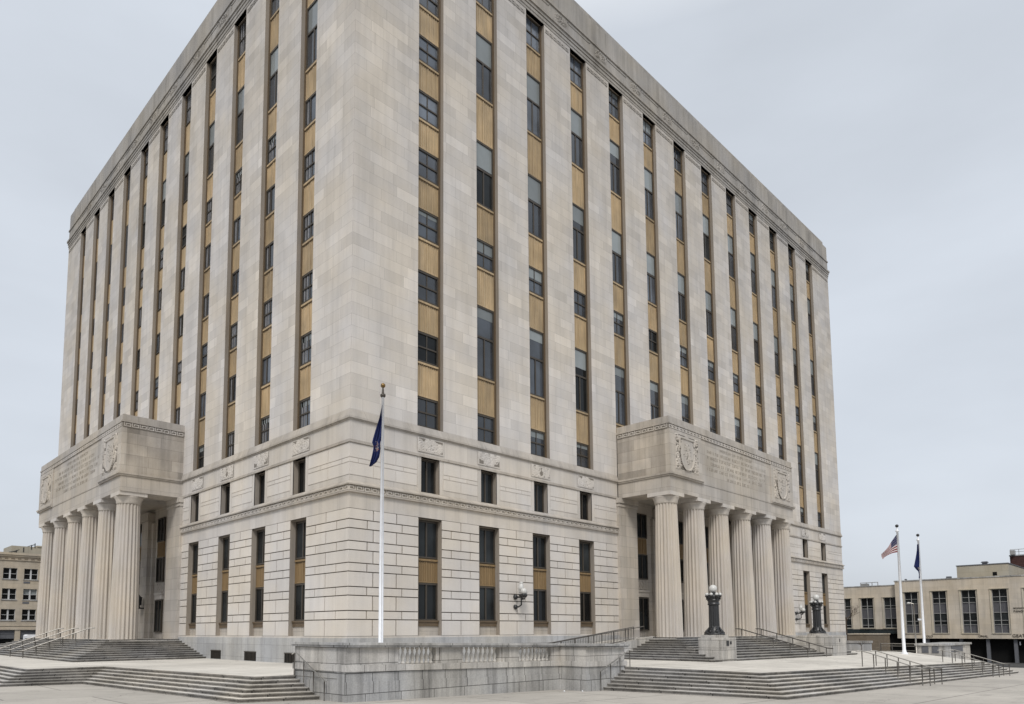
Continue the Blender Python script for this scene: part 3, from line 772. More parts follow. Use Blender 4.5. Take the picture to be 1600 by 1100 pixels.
def shield(wd, ht, seed):
    rr = random.Random(seed); nx, nz = 54, 66; mb = MB()
    sp = [(rr.uniform(.30, .47)*wd, rr.uniform(-.48, .48)*ht, rr.uniform(15, 24), rr.random()*6, rr.uniform(.10, .16)*ht) for _ in range(13)]
    fg = [(rr.uniform(-.13, .13)*wd, rr.uniform(-.2, .22)*ht, rr.uniform(14, 22), rr.random()*6, .10*ht) for _ in range(7)]
    def h(x, z):
        v = 0; xa = abs(x)
        # oval field outline, flat at top
        ov = math.hypot(x/(.30*wd), (z+.02*ht)/(.44*ht)) if z < .1*ht else max(xa/(.30*wd), (z+.02*ht)/(.44*ht))
        for (a, b, f, p, s_) in sp:
            d = math.hypot(xa-a, z-b)
            v = max(v, (.5+.5*math.cos(f*d+2*math.atan2(z-b, xa-a)+p))**2*math.exp(-(d/s_)**2)*1.3)
        if ov < 1.0:
            v = .30
            for (a, b, f, p, s_) in fg:
                d = math.hypot(x-a, z-b); v = max(v, .30+.5*(.5+.5*math.cos(f*d+3*math.atan2(z-b, x-a)+p))*math.exp(-(d/s_)**2))
        if .94 < ov < 1.06: v = 1
        if 1.06 <= ov < 1.14: v *= .1
        if ov > 1.14 and (z > .40*ht or .33*wd < xa) : v = max(v, .2)
        e = min(wd/2-xa, ht/2-abs(z))
        return max(0, min(1, v))*.10*min(1, max(0, e/.12))
    P = [[(-wd/2+wd*i/nx, -h(-wd/2+wd*i/nx, -ht/2+ht*j/nz)-.003, -ht/2+ht*j/nz) for i in range(nx+1)] for j in range(nz+1)]
    for j in range(nz):
        for i in range(nx):
            q = [P[j][i], P[j][i+1], P[j+1][i+1], P[j+1][i]]
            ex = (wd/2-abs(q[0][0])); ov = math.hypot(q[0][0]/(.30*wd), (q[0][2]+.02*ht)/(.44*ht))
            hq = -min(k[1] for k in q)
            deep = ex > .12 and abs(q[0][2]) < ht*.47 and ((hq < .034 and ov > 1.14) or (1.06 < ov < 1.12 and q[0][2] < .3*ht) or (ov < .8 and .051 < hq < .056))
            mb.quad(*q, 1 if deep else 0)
    return mb.mesh('carved_arms', [M['carved'], M['dark_tone']])
portico(FR, 24.5, 46.1, 4.5, [25.45+3.97*i for i in range(6)], 15.65, 31, 4.6, [29.9, 35.3, 40.7])
portico(FL, 22.4, 45.3, 4.4, [23.45+4.15*i for i in range(6)], 15.70, 47, 4.6, [30.5, 35.7, 40.9])

# ------------------------------------------------------------------ balustrade in front of the corner
SH = lambda u, d, z: (u, -d, z-.0172*(u+5.6))
bal = thing('balustrade', (1, -8, -2.8), 'low grey stained granite balustrade wall with a coping in front of the building corner', 'balustrade')
mb = MB()
mb.box(SH, -5.6, 7.1, 7.7, 8.3, -3.3, -1.92); mb.box(SH, -5.6, 7.1, 7.72, 8.27, -1.92, -1.53)
mb.box(SH, -5.6, -5.0, 4.4, 7.7, -3.3, -1.92); mb.box(SH, -5.57, -5.0, 4.4, 7.72, -1.92, -1.53)
mb.box(SH, 7.1, 10.45, 7.7, 9.95, -3.3, -1.92); mb.box(SH, 7.13, 10.42, 7.72, 9.92, -1.92, -1.53)
build(mb, 'wall', M['granite'], bal)
mb = MB()
mb.box(SH, -5.63, 7.06, 7.70, 8.34, -1.53, -1.28); mb.box(SH, -5.63, -4.97, 4.4, 7.70, -1.53, -1.28); mb.box(SH, 7.06, 10.48, 7.70, 9.99, -1.53, -1.28)
build(mb, 'base_moulding', M['granite_lt'], bal)
PIER = [(-5.55, -3.24), (-.80, .36), (3.02, 4.08), (6.72, 7.15)]
for a, b in PIER: build(MB().box(SH, a, b, 7.75, 8.24, -1.28, -.60), 'pier', M['granite_lt'], bal)
for a, b in ((-3.24, -3.02), (-1.0, -.8), (.36, .5), (2.88, 3.02), (4.08, 4.2), (6.58, 6.72)): build(MB().box(SH, a, b, 7.80, 8.19, -1.28, -.60), 'half_baluster', M['granite_lt'], bal)
mb = MB(); mb.box(SH, -5.55, -5.05, 4.45, 7.75, -1.28, -.60); mb.box(SH, 7.15, 10.40, 7.75, 9.88, -1.28, -.60)
build(mb, 'end_wall', M['granite_lt'], bal)
mb = MB()
for (u0, u1, d0, d1) in ((-5.72, 7.0, 7.56, 8.46), (-5.72, -4.9, 4.36, 7.56), (7.0, 10.58, 7.56, 10.11)):
    mb.box(SH, u0, u1, d0, d1, -.52, -.42); mb.box(SH, u0+.05, u1-.05, d0+.05 if d0 > 5 else d0, d1-.05, -.60, -.52)
build(mb, 'coping', M['granite'], bal)
bp = [(.115, -1.28), (.115, -1.20), (.085, -1.19), (.10, -1.17), (.075, -1.14), (.105, -1.08), (.128, -1.0), (.112, -.92), (.07, -.84), (.055, -.78), (.06, -.76), (.085, -.745), (.065, -.73), (.07, -.70), (.112, -.68), (.112, -.60)]
bm = MB().lathe((0, 0, -1.28), [(r_*.74, z_) for r_, z_ in bp], 14).mesh('baluster', M['baluster'], True)
for a, b, n in ((-3.0, -1.02, 8), (.52, 2.86, 8), (4.22, 6.56, 8)):
    for i in range(n):
        u = a+(i+.5)*(b-a)/n; place('baluster', bm, bal, (u, -8.0, -.0172*(u+5.6)))

# ramp with its wall and railings
mb = MB(); rz_ = lambda x: -1.95+(x-11)*.1068
n = 10
for i in range(n):
    x0, x1 = 11+13.2*i/n, 11+13.2*(i+1)/n
    for y in (-3.05, -2.75): mb.quad((x0, y, -2.4), (x1, y, -2.4), (x1, y, rz_(x1)+.12), (x0, y, rz_(x0)+.12))
    mb.quad((x0, -3.05, rz_(x0)+.12), (x1, -3.05, rz_(x1)+.12), (x1, -2.75, rz_(x1)+.12), (x0, -2.75, rz_(x0)+.12))
    mb.quad((x0, -2.75, rz_(x0)), (x1, -2.75, rz_(x1)), (x1, -.1, rz_(x1)), (x0, -.1, rz_(x0)))
tag(build(mb, 'access_ramp', M['granite_lt']), 'pale granite ramp rising along the wall to the right-hand columns', 'ramp')
def railing(loc, label, path, posts, r=.028, mat='rail', group=None, pickets=None, extra=()):
    th = thing('handrail', loc, label, 'handrail', group)
    mb = MB().tube(path, r, 8); build(mb, 'rail', M[mat], th, True)
    for ex in extra: build(MB().tube(ex, r, 8), 'rail', M[mat], th, True)
    for (x, y, z0, z1) in posts: build(MB().tube([(x, y, z0), (x, y, z1)], r*.9, 6), 'post', M['rail_dk'], th, True)
    if pickets:
        mb = MB()
        for (x, y, z0, z1) in pickets: mb.box(FW, x-.012, x+.012, y-.012, y+.012, z0, z1)
        build(mb, 'pickets', M[mat], th)
    return th
rr_ = lambda x, y, h: (x, y, rz_(x)+.12+h)
xs = [11+i*1.4 for i in range(8)]
railing((11, -2.9, -1.9), 'dark metal ramp railing with pickets on the granite ramp wall', [rr_(9.6, -2.9, .88), rr_(21.8, -2.9, .92)],
        [(x, -2.9, rz_(x)+.1, rz_(x)+1.0) for x in xs]+[(21.8, -2.9, rz_(21.8)+.1, rz_(21.8)+1.03)], .035, 'rail_dk',
        pickets=[(11+i*.17, -2.9, rz_(11+i*.17)+.2, rz_(11+i*.17)+.93) for i in range(63)], extra=[[rr_(11, -2.9, .1), rr_(21.8, -2.9, .1)]])
railing((13, -1.4, -1.9), 'second dark ramp railing against the building wall, ending at the first column', [(12, -1.3, rz_(12)+.75), (25.6, -1.3, rz_(24.8)+.78)],
        [(13+i*2.1, -1.3, rz_(13+i*2.1)-.02, rz_(13+i*2.1)+.77) for i in range(6)]+[(25.6, -1.3, -.5, .3)], .03, 'rail_dk')

# lamp pedestals and cast-iron lamps
def pedestal(x0, x1, y0, y1, zb, label, plates):
    p = thing('lamp_pedestal', ((x0+x1)/2, (y0+y1)/2, zb), label, 'pedestal')
    mb = MB(); mb.box(FW, x0, x1, y0, y1, zb, -1.12); mb.box(FW, x0+.02, x1-.02, y0+.02, y1-.02, -1.12, -1.09); mb.box(FW, x0, x1, y0, y1, -1.09, SZ+.03)
    build(mb, 'block', M['granite_lt'], p)
    if plates:
        f = MB(); f.box(FW, x0+.55, x0+.85, y0-.03, y0, -.98, -.66); f.box(FW, x0+1.0, x0+1.2, y0-.03, y0, -.88, -.70); build(f, 'socket_box', M['iron'], p)
    else:
        f = MB(); f.box(FW, x1-1.55, x1-1.4, y0-.01, y0, -.98, -.72); build(f, 'slot', M['iron'], p)
pedestal(20.55, 22.4, -10.1, -8.5, -2.3, 'near granite pedestal carrying the lamp in the entrance steps, with two small boxes', True)
pedestal(38.4, 41.4, -10.2, -5.0, -2.6, 'far granite pedestal ending the entrance steps, under the farther lamp', False)
def big_lamp(x, y, z, label):
    L = thing('globe_lamp', (x, y, z), label, 'lamp', 'cast iron globe lamps on the entrance pedestals')
    b = MB(); b.box(FW, x-.62, x+.62, y-.62, y+.62, z, z+.17); build(b, 'base_slab', M['granite_lt'], L)
    b = MB(); b.lathe((x, y, z), [(.64, z+.17), (.64, z+.25), (.57, z+.28), (.55, z+.33), (.42, z+.38), (.40, z+.47), (.355, z+.52), (.355, z+.62), (.335, z+.66)], 24)
    for k in range(8):
        a = 2*math.pi*k/8; ca, sa = math.cos(a), math.sin(a)
        b.sphere((x+.49*ca, y+.49*sa, z+.38), .10, 10); b.tube([(x+.47*ca, y+.47*sa, z+.42), (x+.40*ca, y+.40*sa, z+.54), (x+.345*ca, y+.345*sa, z+.66)], [.07, .05, .02], 6)
        b.sphere((x+.57*math.cos(a+.39), y+.57*math.sin(a+.39), z+.31), .06, 8)
    build(b, 'base', M['iron'], L, True)
    b = MB(); b.lathe((x, y, z), [(.335, z+.64), (.325, z+.72), (.31, z+1.9), (.31, z+2.08)], 72, flute=(.70, 2.2), nfl=12); build(b, 'shaft', M['iron'], L)
    b = MB(); b.lathe((x, y, z), [(.33, z+2.05), (.37, z+2.08), (.37, z+2.14), (.335, z+2.17), (.34, z+2.30), (.385, z+2.33), (.385, z+2.38), (.335, z+2.42), (.37, z+2.52), (.44, z+2.60), (.42, z+2.66), (.2, z+2.72), (.17, z+2.86)], 28)
    gl = []
    for k in range(8):
        a = 2*math.pi*k/8+.2; cx, cy = x+.43*math.cos(a), y+.43*math.sin(a)
        b.tube([(x+.33*math.cos(a), y+.33*math.sin(a), z+2.42), (x+.43*math.cos(a), y+.43*math.sin(a), z+2.43), (cx, cy, z+2.6)], .045, 6)
        b.lathe((cx, cy, z+2.6), [(.05, z+2.55), (.095, z+2.63), (.095, z+2.67)], 10); gl.append((cx, cy, z+2.735))
        b.sphere((x+.40*math.cos(a+.39), y+.40*math.sin(a+.39), z+2.54), .06, 8)
    build(b, 'crown', M['iron'], L, True)
    build(MB().sphere((x, y, z+3.10), .25, 24), 'main_globe', M['globe'], L, True)
    for c in gl: build(MB().sphere(c, .10, 14), 'small_globe', M['globe'], L, True)
big_lamp(21.45, -9.15, SZ+.03, 'black iron column lamp with white globes on the near pedestal')
big_lamp(39.75, -8.6, SZ+.03, 'black iron column lamp with white globes on the far pedestal')
# wall lamps with three globes
def wall_lamp(x, z, label):
    L = thing('wall_lamp', (x, 0, z), label, 'lamp', 'three-globe wall lamps beside the base windows')
    b = MB(); yb = -.55
    for zz in (z+.02, z-.62): b.sphere((x-.02, -.06, zz), .17 if zz > z-.3 else .16, 12)
    b.tube([(x, 0, z-.62), (x, -.3, z-.62), (x, yb, z-.50), (x, yb, z-.12), (x, yb, z+.2)], .05, 8)
    b.tube([(x, 0, z), (x, yb, z)], .05, 8)
    b.tube([(x, yb, z-.15), (x+.28, yb-.05, z-.1), (x+.36, yb, z+.12)], .05, 6); b.tube([(x, yb, z-.15), (x-.1, yb-.22, z-.1), (x-.1, yb-.3, z+.12)], .05, 6)
    for cx, cy in ((x, yb), (x+.36, yb), (x-.1, yb-.3)): b.lathe((cx, cy, z), [(.08, z-.02), (.15, z+.10), (.17, z+.19)], 14)
    build(b, 'bracket', M['iron'], L, True)
    build(MB().sphere((x-.1, yb-.3, z+.36), .20, 16), 'globe', M['globe'], L, True)
    build(MB().sphere((x+.36, yb, z+.34), .17, 16), 'globe', M['globe'], L, True)
    g_ = MB(); g_.sphere((x, yb, z+.40), .16, 16); g_.lathe((x, yb, z), [(.16, z+.40), (.17, z+.62), (.14, z+.80), (.09, z+.86), (.12, z+.90), (.12, z+.96), (.04, z+.97)], 16); build(g_, 'tall_globe', M['globe'], L, True)
wall_lamp(12.75, 2.15, 'black wall lamp with white globes between the near base windows')
wall_lamp(56.9, 1.75, 'distant black wall lamp with white globes beside the far lamp column')
def lantern(F, u, d, z, label):
    c = F(u, d, z); L = thing('wall_lantern', c, label, 'lamp')
    b = MB(); x, y, _ = c
    b.lathe(c, [(.08, z-.5), (.22, z-.42), (.14, z-.3), (.30, z-.2), (.33, z+.35), (.36, z+.4), (.12, z+.6), (.05, z+.7)], 8)
    w_ = F(u, -1.1, z-.5); b.tube([w_, (x, y, z-.5)], .06, 6)
    build(b, 'body', M['iron'], L)
lantern(FR, 33.05, -.55, 2.75, 'black lantern in the shade between the first and second right-hand columns')
lantern(FL, 32.6, -.55, 2.55, 'black lantern in the shade behind the nearest left-hand column')

# handrails on the steps
railing((-5.8, -5, -1.8), 'slanting metal handrail against the left end of the balustrade', [(-5.85, -4.75, -.92), (-5.8, -4.95, -.84), (-5.78, -7.15, -1.93)],
        [(-5.8, -4.85, -1.8, -.86), (-5.8, -5.6, -2.05, -1.18), (-5.8, -6.35, -2.4, -1.55), (-5.78, -7.12, -2.7, -1.92)])
railing((10.3, -10.1, -1.9), 'slanting metal handrail against the right end of the balustrade', [(10.75, -10.15, -1.06), (10.45, -10.15, -1.02), (8.0, -10.1, -2.0)],
        [(10.5, -10.15, -1.88, -1.03), (9.65, -10.13, -2.3, -1.36), (8.85, -10.12, -2.6, -1.68), (8.02, -10.1, -2.96, -2.0)])
def flight_rail(x, y0, y1, zt0, zb0, label, dx=.0, loops=True):
    z0, z1 = zt0+.98, zb0+.98
    n = 5; ps = [(x+dx*i/n, y0+(y1-y0)*i/n) for i in range(n+1)]
    th = railing((x, y0, zt0), label, [(x-.0, y0+.35, z0-.03), (x, y0, z0), (x+dx, y1, z1), (x+dx+.02, y1-.45, z1-.02)],
        [(px, py, zt0+(zb0-zt0)*i/n-.15, z0+(z1-z0)*i/n) for i, (px, py) in enumerate(ps)]+[(x+dx, y1-.4, zb0-.05, z1)], .034)
    return th
flight_rail(27.8, -15.7, -18.85, tz(27.8, -15.7), pz(28), 'front rail of the first railing pair on the low steps by the flagpoles', .4)
flight_rail(30.4, -15.7, -18.85, tz(30.4, -15.7), pz(31), 'back rail of the first railing pair on the low steps by the flagpoles', .4)
flight_rail(46.6, -15.7, -18.9, tz(46.6, -15.7), pz(47), 'front rail of the farther railing pair at the right end of the low steps', .5)
flight_rail(50.6, -15.7, -18.9, tz(50.6, -15.7), pz(51), 'back rail of the farther railing pair at the right end of the low steps', .5)
for x, lb in ((33.3, 'nearer handrail on the steps between the columns and the far pedestal'), (36.9, 'farther handrail on the steps just before the far pedestal')):
    zz = lambda y: SZ+(tz(x, -10.7)-SZ)*(y+5)/(-5.7)
    railing((x, -5, SZ), lb, [(x+.3, -4.6, .10), (x, -5.1, .09), (x-.4, -10.5, zz(-10.5)+.62), (x-.4, -10.9, zz(-10.5)+.58)],
            [(x-.4*(5.2+k*1.3-5.1)/5.4, -5.2-k*1.3, zz(-5.2-k*1.3)-.1, .09+(zz(-10.5)+.53)*(k*1.3+.1)/5.4) for k in range(5)], .040, 'rail_dk')
for y, lb in ((25.3, 'nearest handrail climbing the left-hand entrance steps'), (29.3, 'middle handrail climbing the left-hand entrance steps'), (33.4, 'farthest handrail climbing the left-hand entrance steps')):
    zz = lambda x: SZ+(-1.8-SZ)*(x+4.9)/(-3.8)
    railing((-5, y, SZ), lb, [(-4.8, y, .33), (-5.2, y, .30), (-8.7, y+2.6, -1.27), (-9.0, y+2.7, -1.30)],
            [(-5.2-k*.7, y+2.6*k*.2, zz(-5.2-k*.7)-.1, .30-1.57*k*.2) for k in range(6)], .036)

# ------------------------------------------------------------------ flagpoles and flags
def flagpole(x, y, z0, z1, r0, r1, label, base=True):
    P = thing('flagpole', (x, y, z0), label, 'flagpole')
    build(MB().tube([(x, y, z0), (x, y, z0+(z1-z0)*.4), (x, y, z1)], [r0, r0*.9, r1], 14), 'pole', M['white'], P, True)
    build(MB().lathe((x, y, z1), [(r1*1.5, z1-.05), (r1*2.1, z1), (r1*2.1, z1+.09), (r1, z1+.12), (r1*.8, z1+.3), (.03, z1+.42)], 12), 'truck', M['bronze'] if not base else M['white'], P, True)
    build(MB().sphere((x, y, z1+.52), .115 if not base else .15, 16), 'finial', M['gold'] if not base else M['iron'], P, True)
    if base: build(MB().lathe((x, y, z0), [(r0*2.2, z0), (r0*2.2, z0+.12), (r0*1.3, z0+.3), (r0, z0+.5)], 18), 'collar', M['white'], P, True)
    build(MB().tube([(x-.1, y-.15, z0+1.2), (x-.09, y-.13, z1-.1)], .008, 4), 'halyard', M['rail'], P)
# view-aligned cloth is built in the wind plane (roughly along the camera-right direction)
WR_ = Vector((rt.x, rt.y, 0))
WD_ = Vector((fw.x, fw.y, 0)).normalized()
def flag(name, base, ppm, rows, px0, py0, label, cat, matfn, mats, fold=.10, nseg=22, sub_n=6, seed=1):
    """rows: (y, xl, xr) in units of 1/ppm metres around the hoist"""
    rows2 = []
    for (a, b) in zip(rows[:-1], rows[1:]):
        for k in range(sub_n): rows2.append(tuple(a[i]+(b[i]-a[i])*k/sub_n for i in range(3)))
    rows2.append(rows[-1]); mb = MB(); P = []
    rr = random.Random(seed); ph = rr.random()*6
    for j, (y, xl, xr) in enumerate(rows2):
        v = j/(len(rows2)-1); row = []
        for i in range(nseg+1):
            s = i/nseg
            X = xl+(xr-xl)*s
            dep = fold*math.sin(s*11+ph+2.2*v)*math.sin(math.pi*min(1, (1-s)*2.2+.0))+fold*.6*math.sin(s*23+v*3)*(1-s)
            row.append(tuple(Vector(base)+WR_*((X-px0)/ppm)+Vector((0, 0, -(y-py0)/ppm))+WD_*dep))
        P.append(row)
    n = len(rows2)-1
    for j in range(n):
        for i in range(nseg): mb.quad(P[j][i], P[j][i+1], P[j+1][i+1], P[j+1][i], matfn(1-(i+.5)/nseg, (j+.5)/n, rr))
    me = mb.mesh(name, mats, False)
    o = place(name, me); tag(o, label, cat)
    return o
flagpole(-1.47, -4.9, -1.8, 10.98, .115, .06, 'tall white flagpole with a gilt ball standing before the building corner', False)
k1 = 7.333*34.3
rows = [(300, 236, 244), (450, 204, 243), (600, 158, 243), (690, 132, 240), (740, 120, 222), (790, 138, 218), (850, 130, 222), (920, 116, 210), (980, 102, 178), (1030, 94, 112)]
def emb(s, t_, r_):
    if .42 < t_ < .66 and .15 < s < .75 and r_.random() < (.42 if .25 < s < .6 else .15): return r_.choice((1, 1, 2))
    return 0
flag('flag', (-1.47, -4.9, 10.98), 7.333/.0292, rows, 246, 190, 'navy flag hanging limp with a pale emblem on the pole before the building corner', 'flag', emb, [M['navy'], M['emb'], M['emb2']], .12, 20, 6, 3)
flagpole(53.09, -11.19, pz(53)+1.5, 9.1, .145, .075, 'white flagpole on the terrace flying the striped flag')
def us_mats():
    a = plain('flag red', (.15, .006, .012), .8, .2, var=.2); b = plain('flag white', (.52, .48, .48), .8, .2); c = plain('flag blue', (.012, .018, .065), .8, .2, var=.2)
    return [a, b, c]
def us(s, t_, r_):
    # t_ runs along the hoist, s along the fly
    if s < .42 and t_ < .54:
        i, j = int(s/.42*11), int(t_/.54*9)
        fs, ft = s/.42*11-i, t_/.54*9-j
        return 1 if (i+j) % 2 == 0 and abs(fs-.5) < .22 and abs(ft-.5) < .22 else 2
    return 0 if int(t_*13) % 2 == 0 else 1
# the striped flag: hoist on the pole, fly hanging down to the left
def us_flag():
    mb = MB(); nu, nv = 66, 65; base = Vector((53.09, -11.19, 0)); m = .0600
    Z = lambda py: (986-py)*m*1.0
    def P(s, t_):
        hoist = (1402.6+t_*1.6, 833.5+t_*27.5)
        fly = (1378.5+t_*1.5, 864+t_*8.0)
        bul = math.sin(math.pi*s)
        px = hoist[0]+(fly[0]-hoist[0])*s+bul*(1.2*(1-t_)-1.5*t_)
        py = hoist[1]+(fly[1]-hoist[1])*s-bul*(2.0*t_)+bul*(-.5)
        dep = .16*math.sin(s*7+t_*2.0)*s
        zz = 9.08-(py-829)*m
        return tuple(base+WR_*((px-1404.2)*m)+WD_*dep+Vector((0, 0, zz)))
    for i in range(nu):
        for j in range(nv):
            mb.quad(P(i/nu, j/nv), P((i+1)/nu, j/nv), P((i+1)/nu, (j+1)/nv), P(i/nu, (j+1)/nv), us((i+.5)/nu, (j+.5)/nv, None))
    return mb
tag(place('flag', us_flag().mesh('flag', us_mats())), 'red and white striped flag with a starred blue canton flying to the left', 'flag')
flagpole(60.3, -11.05, pz(60)+1.5, 8.9, .13, .07, 'white flagpole rising behind the low wall with openings')
rows = [(345, 849, 853), (450, 838, 858), (600, 806, 872), (700, 783, 880), (775, 763, 880), (830, 802, 877), (870, 840, 880), (930, 846, 878), (1005, 836, 850)]
def emb3(s, t_, r_): return 1 if .56 < t_ < .66 and .2 < s < .5 and r_.random() < .6 else 0
flag('flag', (60.3, -11.05, 8.9), 12.22/.0635, rows, 866, 268, 'navy flag hanging limp on the pole behind the low wall', 'flag', emb3, [M['navy'], M['emb']], .14, 16, 5, 9)

# ------------------------------------------------------------------ low walls and planting on the far terrace
lw = thing('planter_wall', (62, -12, -2.8), 'low pale granite wall with dark openings in front of the tan building', 'wall')
mb = MB(); mb.box(FW, 57.8, 67.8, -13.3, -11.0, -3.6, -1.55); build(mb, 'wall', M['granite_lt'], lw)
mb = MB(); mb.box(FW, 57.65, 67.95, -13.45, -10.85, -1.55, -1.36); build(mb, 'coping', M['granite'], lw)
for y in (-11.7, -12.55): mb = MB(); mb.box(FW, 57.76, 57.8, y-.28, y+.28, -2.25, -1.62); build(mb, 'opening', M['metal_roof'], lw)
mb = MB(); mb.box(FW, 60.2, 64.6, -13.34, -13.3, -2.2, -1.65); build(mb, 'opening', M['metal_roof'], lw)
pw_ = thing('garden_wall', (63, -4.5, -2.8), 'short white wall behind bare shrubs at the far building corner', 'wall')
mb = MB(); mb.box(FW, 62, 62.4, -5.6, -.6, -3.2, -1.42); build(mb, 'wall', M['plinth'], pw_)
mb = MB(); mb.box(FW, 61.9, 62.5, -5.7, -.5, -1.42, -1.2); build(mb, 'coping', M['granite_lt'], pw_)
fn = thing('fence', (66, -8, -3), 'dark low metal fence between the white wall and the flagpole wall', 'fence')
mb = MB(); mb.tube([(66, -5.4, -1.55), (66, -11.0, -1.55)], .05, 6); mb.tube([(66, -5.4, -1.8), (66, -11.0, -1.8)], .03, 6); mb.tube([(66, -5.4, -2.3), (66, -11.0, -2.3)], .03, 6); build(mb, 'rail', M['rail'], fn)
for i in range(6): build(MB().tube([(66, -5.4-i*1.12, -3.3), (66, -5.4-i*1.12, -1.5)], .05, 6), 'post', M['rail_dk'], fn)
def twigs(mb, p, d, L, r, depth, rr):
    q = p+d*L; mb.tube([p, p+d*L*.5+Vector((rr.uniform(-.04, .04), rr.uniform(-.04, .04), 0))*L, q], [r, r*.85, r*.65], 5)
    if depth == 0: return
    for _ in range(rr.choice((2, 3, 3))):
        nd = (d+Vector((rr.uniform(-.75, .75), rr.uniform(-.75, .75), rr.uniform(-.25, .5)))).normalized()
        twigs(mb, p+d*L*rr.uniform(.55, 1), nd, L*rr.uniform(.55, .8), r*.58, depth-1, rr)
for (x, y, z, L, r, dp, sd_, nm, lb, ct) in ((96, 8.2, pz(96), 6.6, .11, 5, 2, 'bare_tree', 'small bare tree against the tan building beside the tower corner', 'tree'),
        (60.5, -5.2, tz(60, -4), .55, .035, 4, 5, 'bare_shrub', 'leafless dark shrub before the end of the white wall', 'shrub'),
        (60.2, -3.2, tz(60, -4), .40, .03, 4, 6, 'bare_shrub', 'leafless dark shrub against the middle of the white wall', 'shrub')):
    rr = random.Random(sd_); th = thing(nm, (x, y, z), lb, ct)
    tr = MB(); tr.tube([(x, y, z-.1), (x, y, z+L)], [r, r*.8], 7)
    build(tr, 'trunk' if ct == 'tree' else 'stem', M['bark'], th)
    tw = MB()
    for k in range(5): a = k*1.3+.4; twigs(tw, Vector((x, y, z+L*(.75+.05*k))), Vector((math.cos(a)*.7, math.sin(a)*.7, .6)).normalized(), L*(.2 if ct == 'tree' else .5), r*.5, dp-1, rr)
    build(tw, 'crown' if ct == 'tree' else 'twigs', M['bark'], th)
SLc = (75, -6.5)
sl = thing('street_lamp', (75, -6.5, pz(75)), 'thin grey street lamp post between the two far flagpoles', 'street lamp')
build(MB().tube([(75, -6.5, pz(75)), (75, -6.5, 3.0)], [.10, .06], 8), 'pole', M['rail'], sl, True)
build(MB().tube([(75, -6.5, 3.0), (74.9, -6.1, 3.15)], .05, 6), 'arm', M['rail'], sl)
build(MB().sphere((74.9, -6.0, 3.1), .2, 10, sz=.6), 'lamp_head', M['globe'], sl, True)
build(MB().box(FW, 74.8, 75.0, -7.4, -6.9, 1.05, 1.25), 'sign_box', M['white'], sl)

# ------------------------------------------------------------------ tan building on the right
XB = 110.
FB = lambda u, d, z: (XB-d, u, z)            # u along +Y, d towards the courthouse
tb = thing('tan_building', (XB, -8, -5), 'low tan building with tall grey window strips over a dark open ground floor', 'building')
mains = [2.9-3.92*i for i in range(12)]; wing = [9.8+3.52*i for i in range(6)]; wing = [9.8, 6.25, 13.35, 16.9, 20.4]
WW = 1.92
wl = MB()
def wall_open(mb, u0, u1, z0, z1, cs, zo0, zo1, dd, wd=WW, back=-.5):
    e = [u0]
    for c in sorted(cs): e += [c-wd/2, c+wd/2]
    e.append(u1)
    for i in range(0, len(e)-1, 2): mb.quad(FB(e[i], dd, z0), FB(e[i+1], dd, z0), FB(e[i+1], dd, z1), FB(e[i], dd, z1))
    for c in cs:
        a, b = c-wd/2, c+wd/2
        mb.quad(FB(a, dd, z0), FB(b, dd, z0), FB(b, dd, zo0), FB(a, dd, zo0)); mb.quad(FB(a, dd, zo1), FB(b, dd, zo1), FB(b, dd, z1), FB(a, dd, z1))
        for u in (a, b): mb.quad(FB(u, dd, zo0), FB(u, dd+back, zo0), FB(u, dd+back, zo1), FB(u, dd, zo1))
        mb.quad(FB(a, dd, zo1), FB(b, dd, zo1), FB(b, dd+back, zo1), FB(a, dd+back, zo1)); mb.quad(FB(a, dd, zo0), FB(b, dd, zo0), FB(b, dd+back, zo0), FB(a, dd+back, zo0))
wall_open(wl, -45, 5.15, -1.45, 7.92, mains, -.62, 6.03, 0)
wl.quad(FB(5.15, 0, -1.45), FB(5.15, -3, -1.45), FB(5.15, -3, 7.92), FB(5.15, 0, 7.92))
wl.quad(FB(-45, 0, -1.45), FB(5.15, 0, -1.45), FB(5.15, -6, -1.45), FB(-45, -6, -1.45))
wall_open(wl, 5.15, 24, .05, 7.35, wing, .25, 5.32, -.9)
build(wl, 'wall', M['tan'], tb)
mb = MB(); mb.box(FB, -45, 5.25, -1.0, .08, 7.80, 7.98); mb.box(FB, 5.25, 24, -1.5, -.82, 7.25, 7.40); build(mb, 'roof_edge', M['granite'], tb)
mb = MB(); mb.box(FB, -45, 24, -30, -1.6, -5.5, 7.2); build(mb, 'core', M['dark'], tb)
def strip(c, zb, zt, dd, rows):
    a = WW/2; f = MB()
    s = MB(); 
    for sg in (-1, 1):
        u0 = c+sg*(a+.22); u1 = c+sg*a; s.quad(FB(u0, dd+.10, zb-.1), FB(u1, dd-.05, zb), FB(u1, dd-.05, zt), FB(u0, dd+.10, zt+.1)); s.quad(FB(u0, dd+.10, zb-.1), FB(u0, dd, zb-.1), FB(u0, dd, zt+.1), FB(u0, dd+.1, zt+.1))
    s.box(FB, c-a-.25, c+a+.25, dd, dd+.14, zt+.02, zt+.12); s.box(FB, c-a-.25, c+a+.25, dd, dd+.12, zb-.12, zb-.02)
    wn_ = build(s, 'window_strip', M['pent'], tb)
    for z in [zb]+[r[1] for r in rows]: f.box(FB, c-a, c+a, dd-.38, dd-.22, z-.035, z+.035)
    for u in (c-a+.04, c, c+a-.04): f.box(FB, u-.04, u+.04, dd-.38, dd-.21, zb, zt)
    build(f, 'frame', M['alu'], wn_)
    for z0, z1, kd in rows: build(MB().box(FB, c-a, c+a, dd-.42, dd-.34, z0, z1), 'pane' if kd else 'panel', M['glass_dk' if kd else 'grey_panel'], wn_)
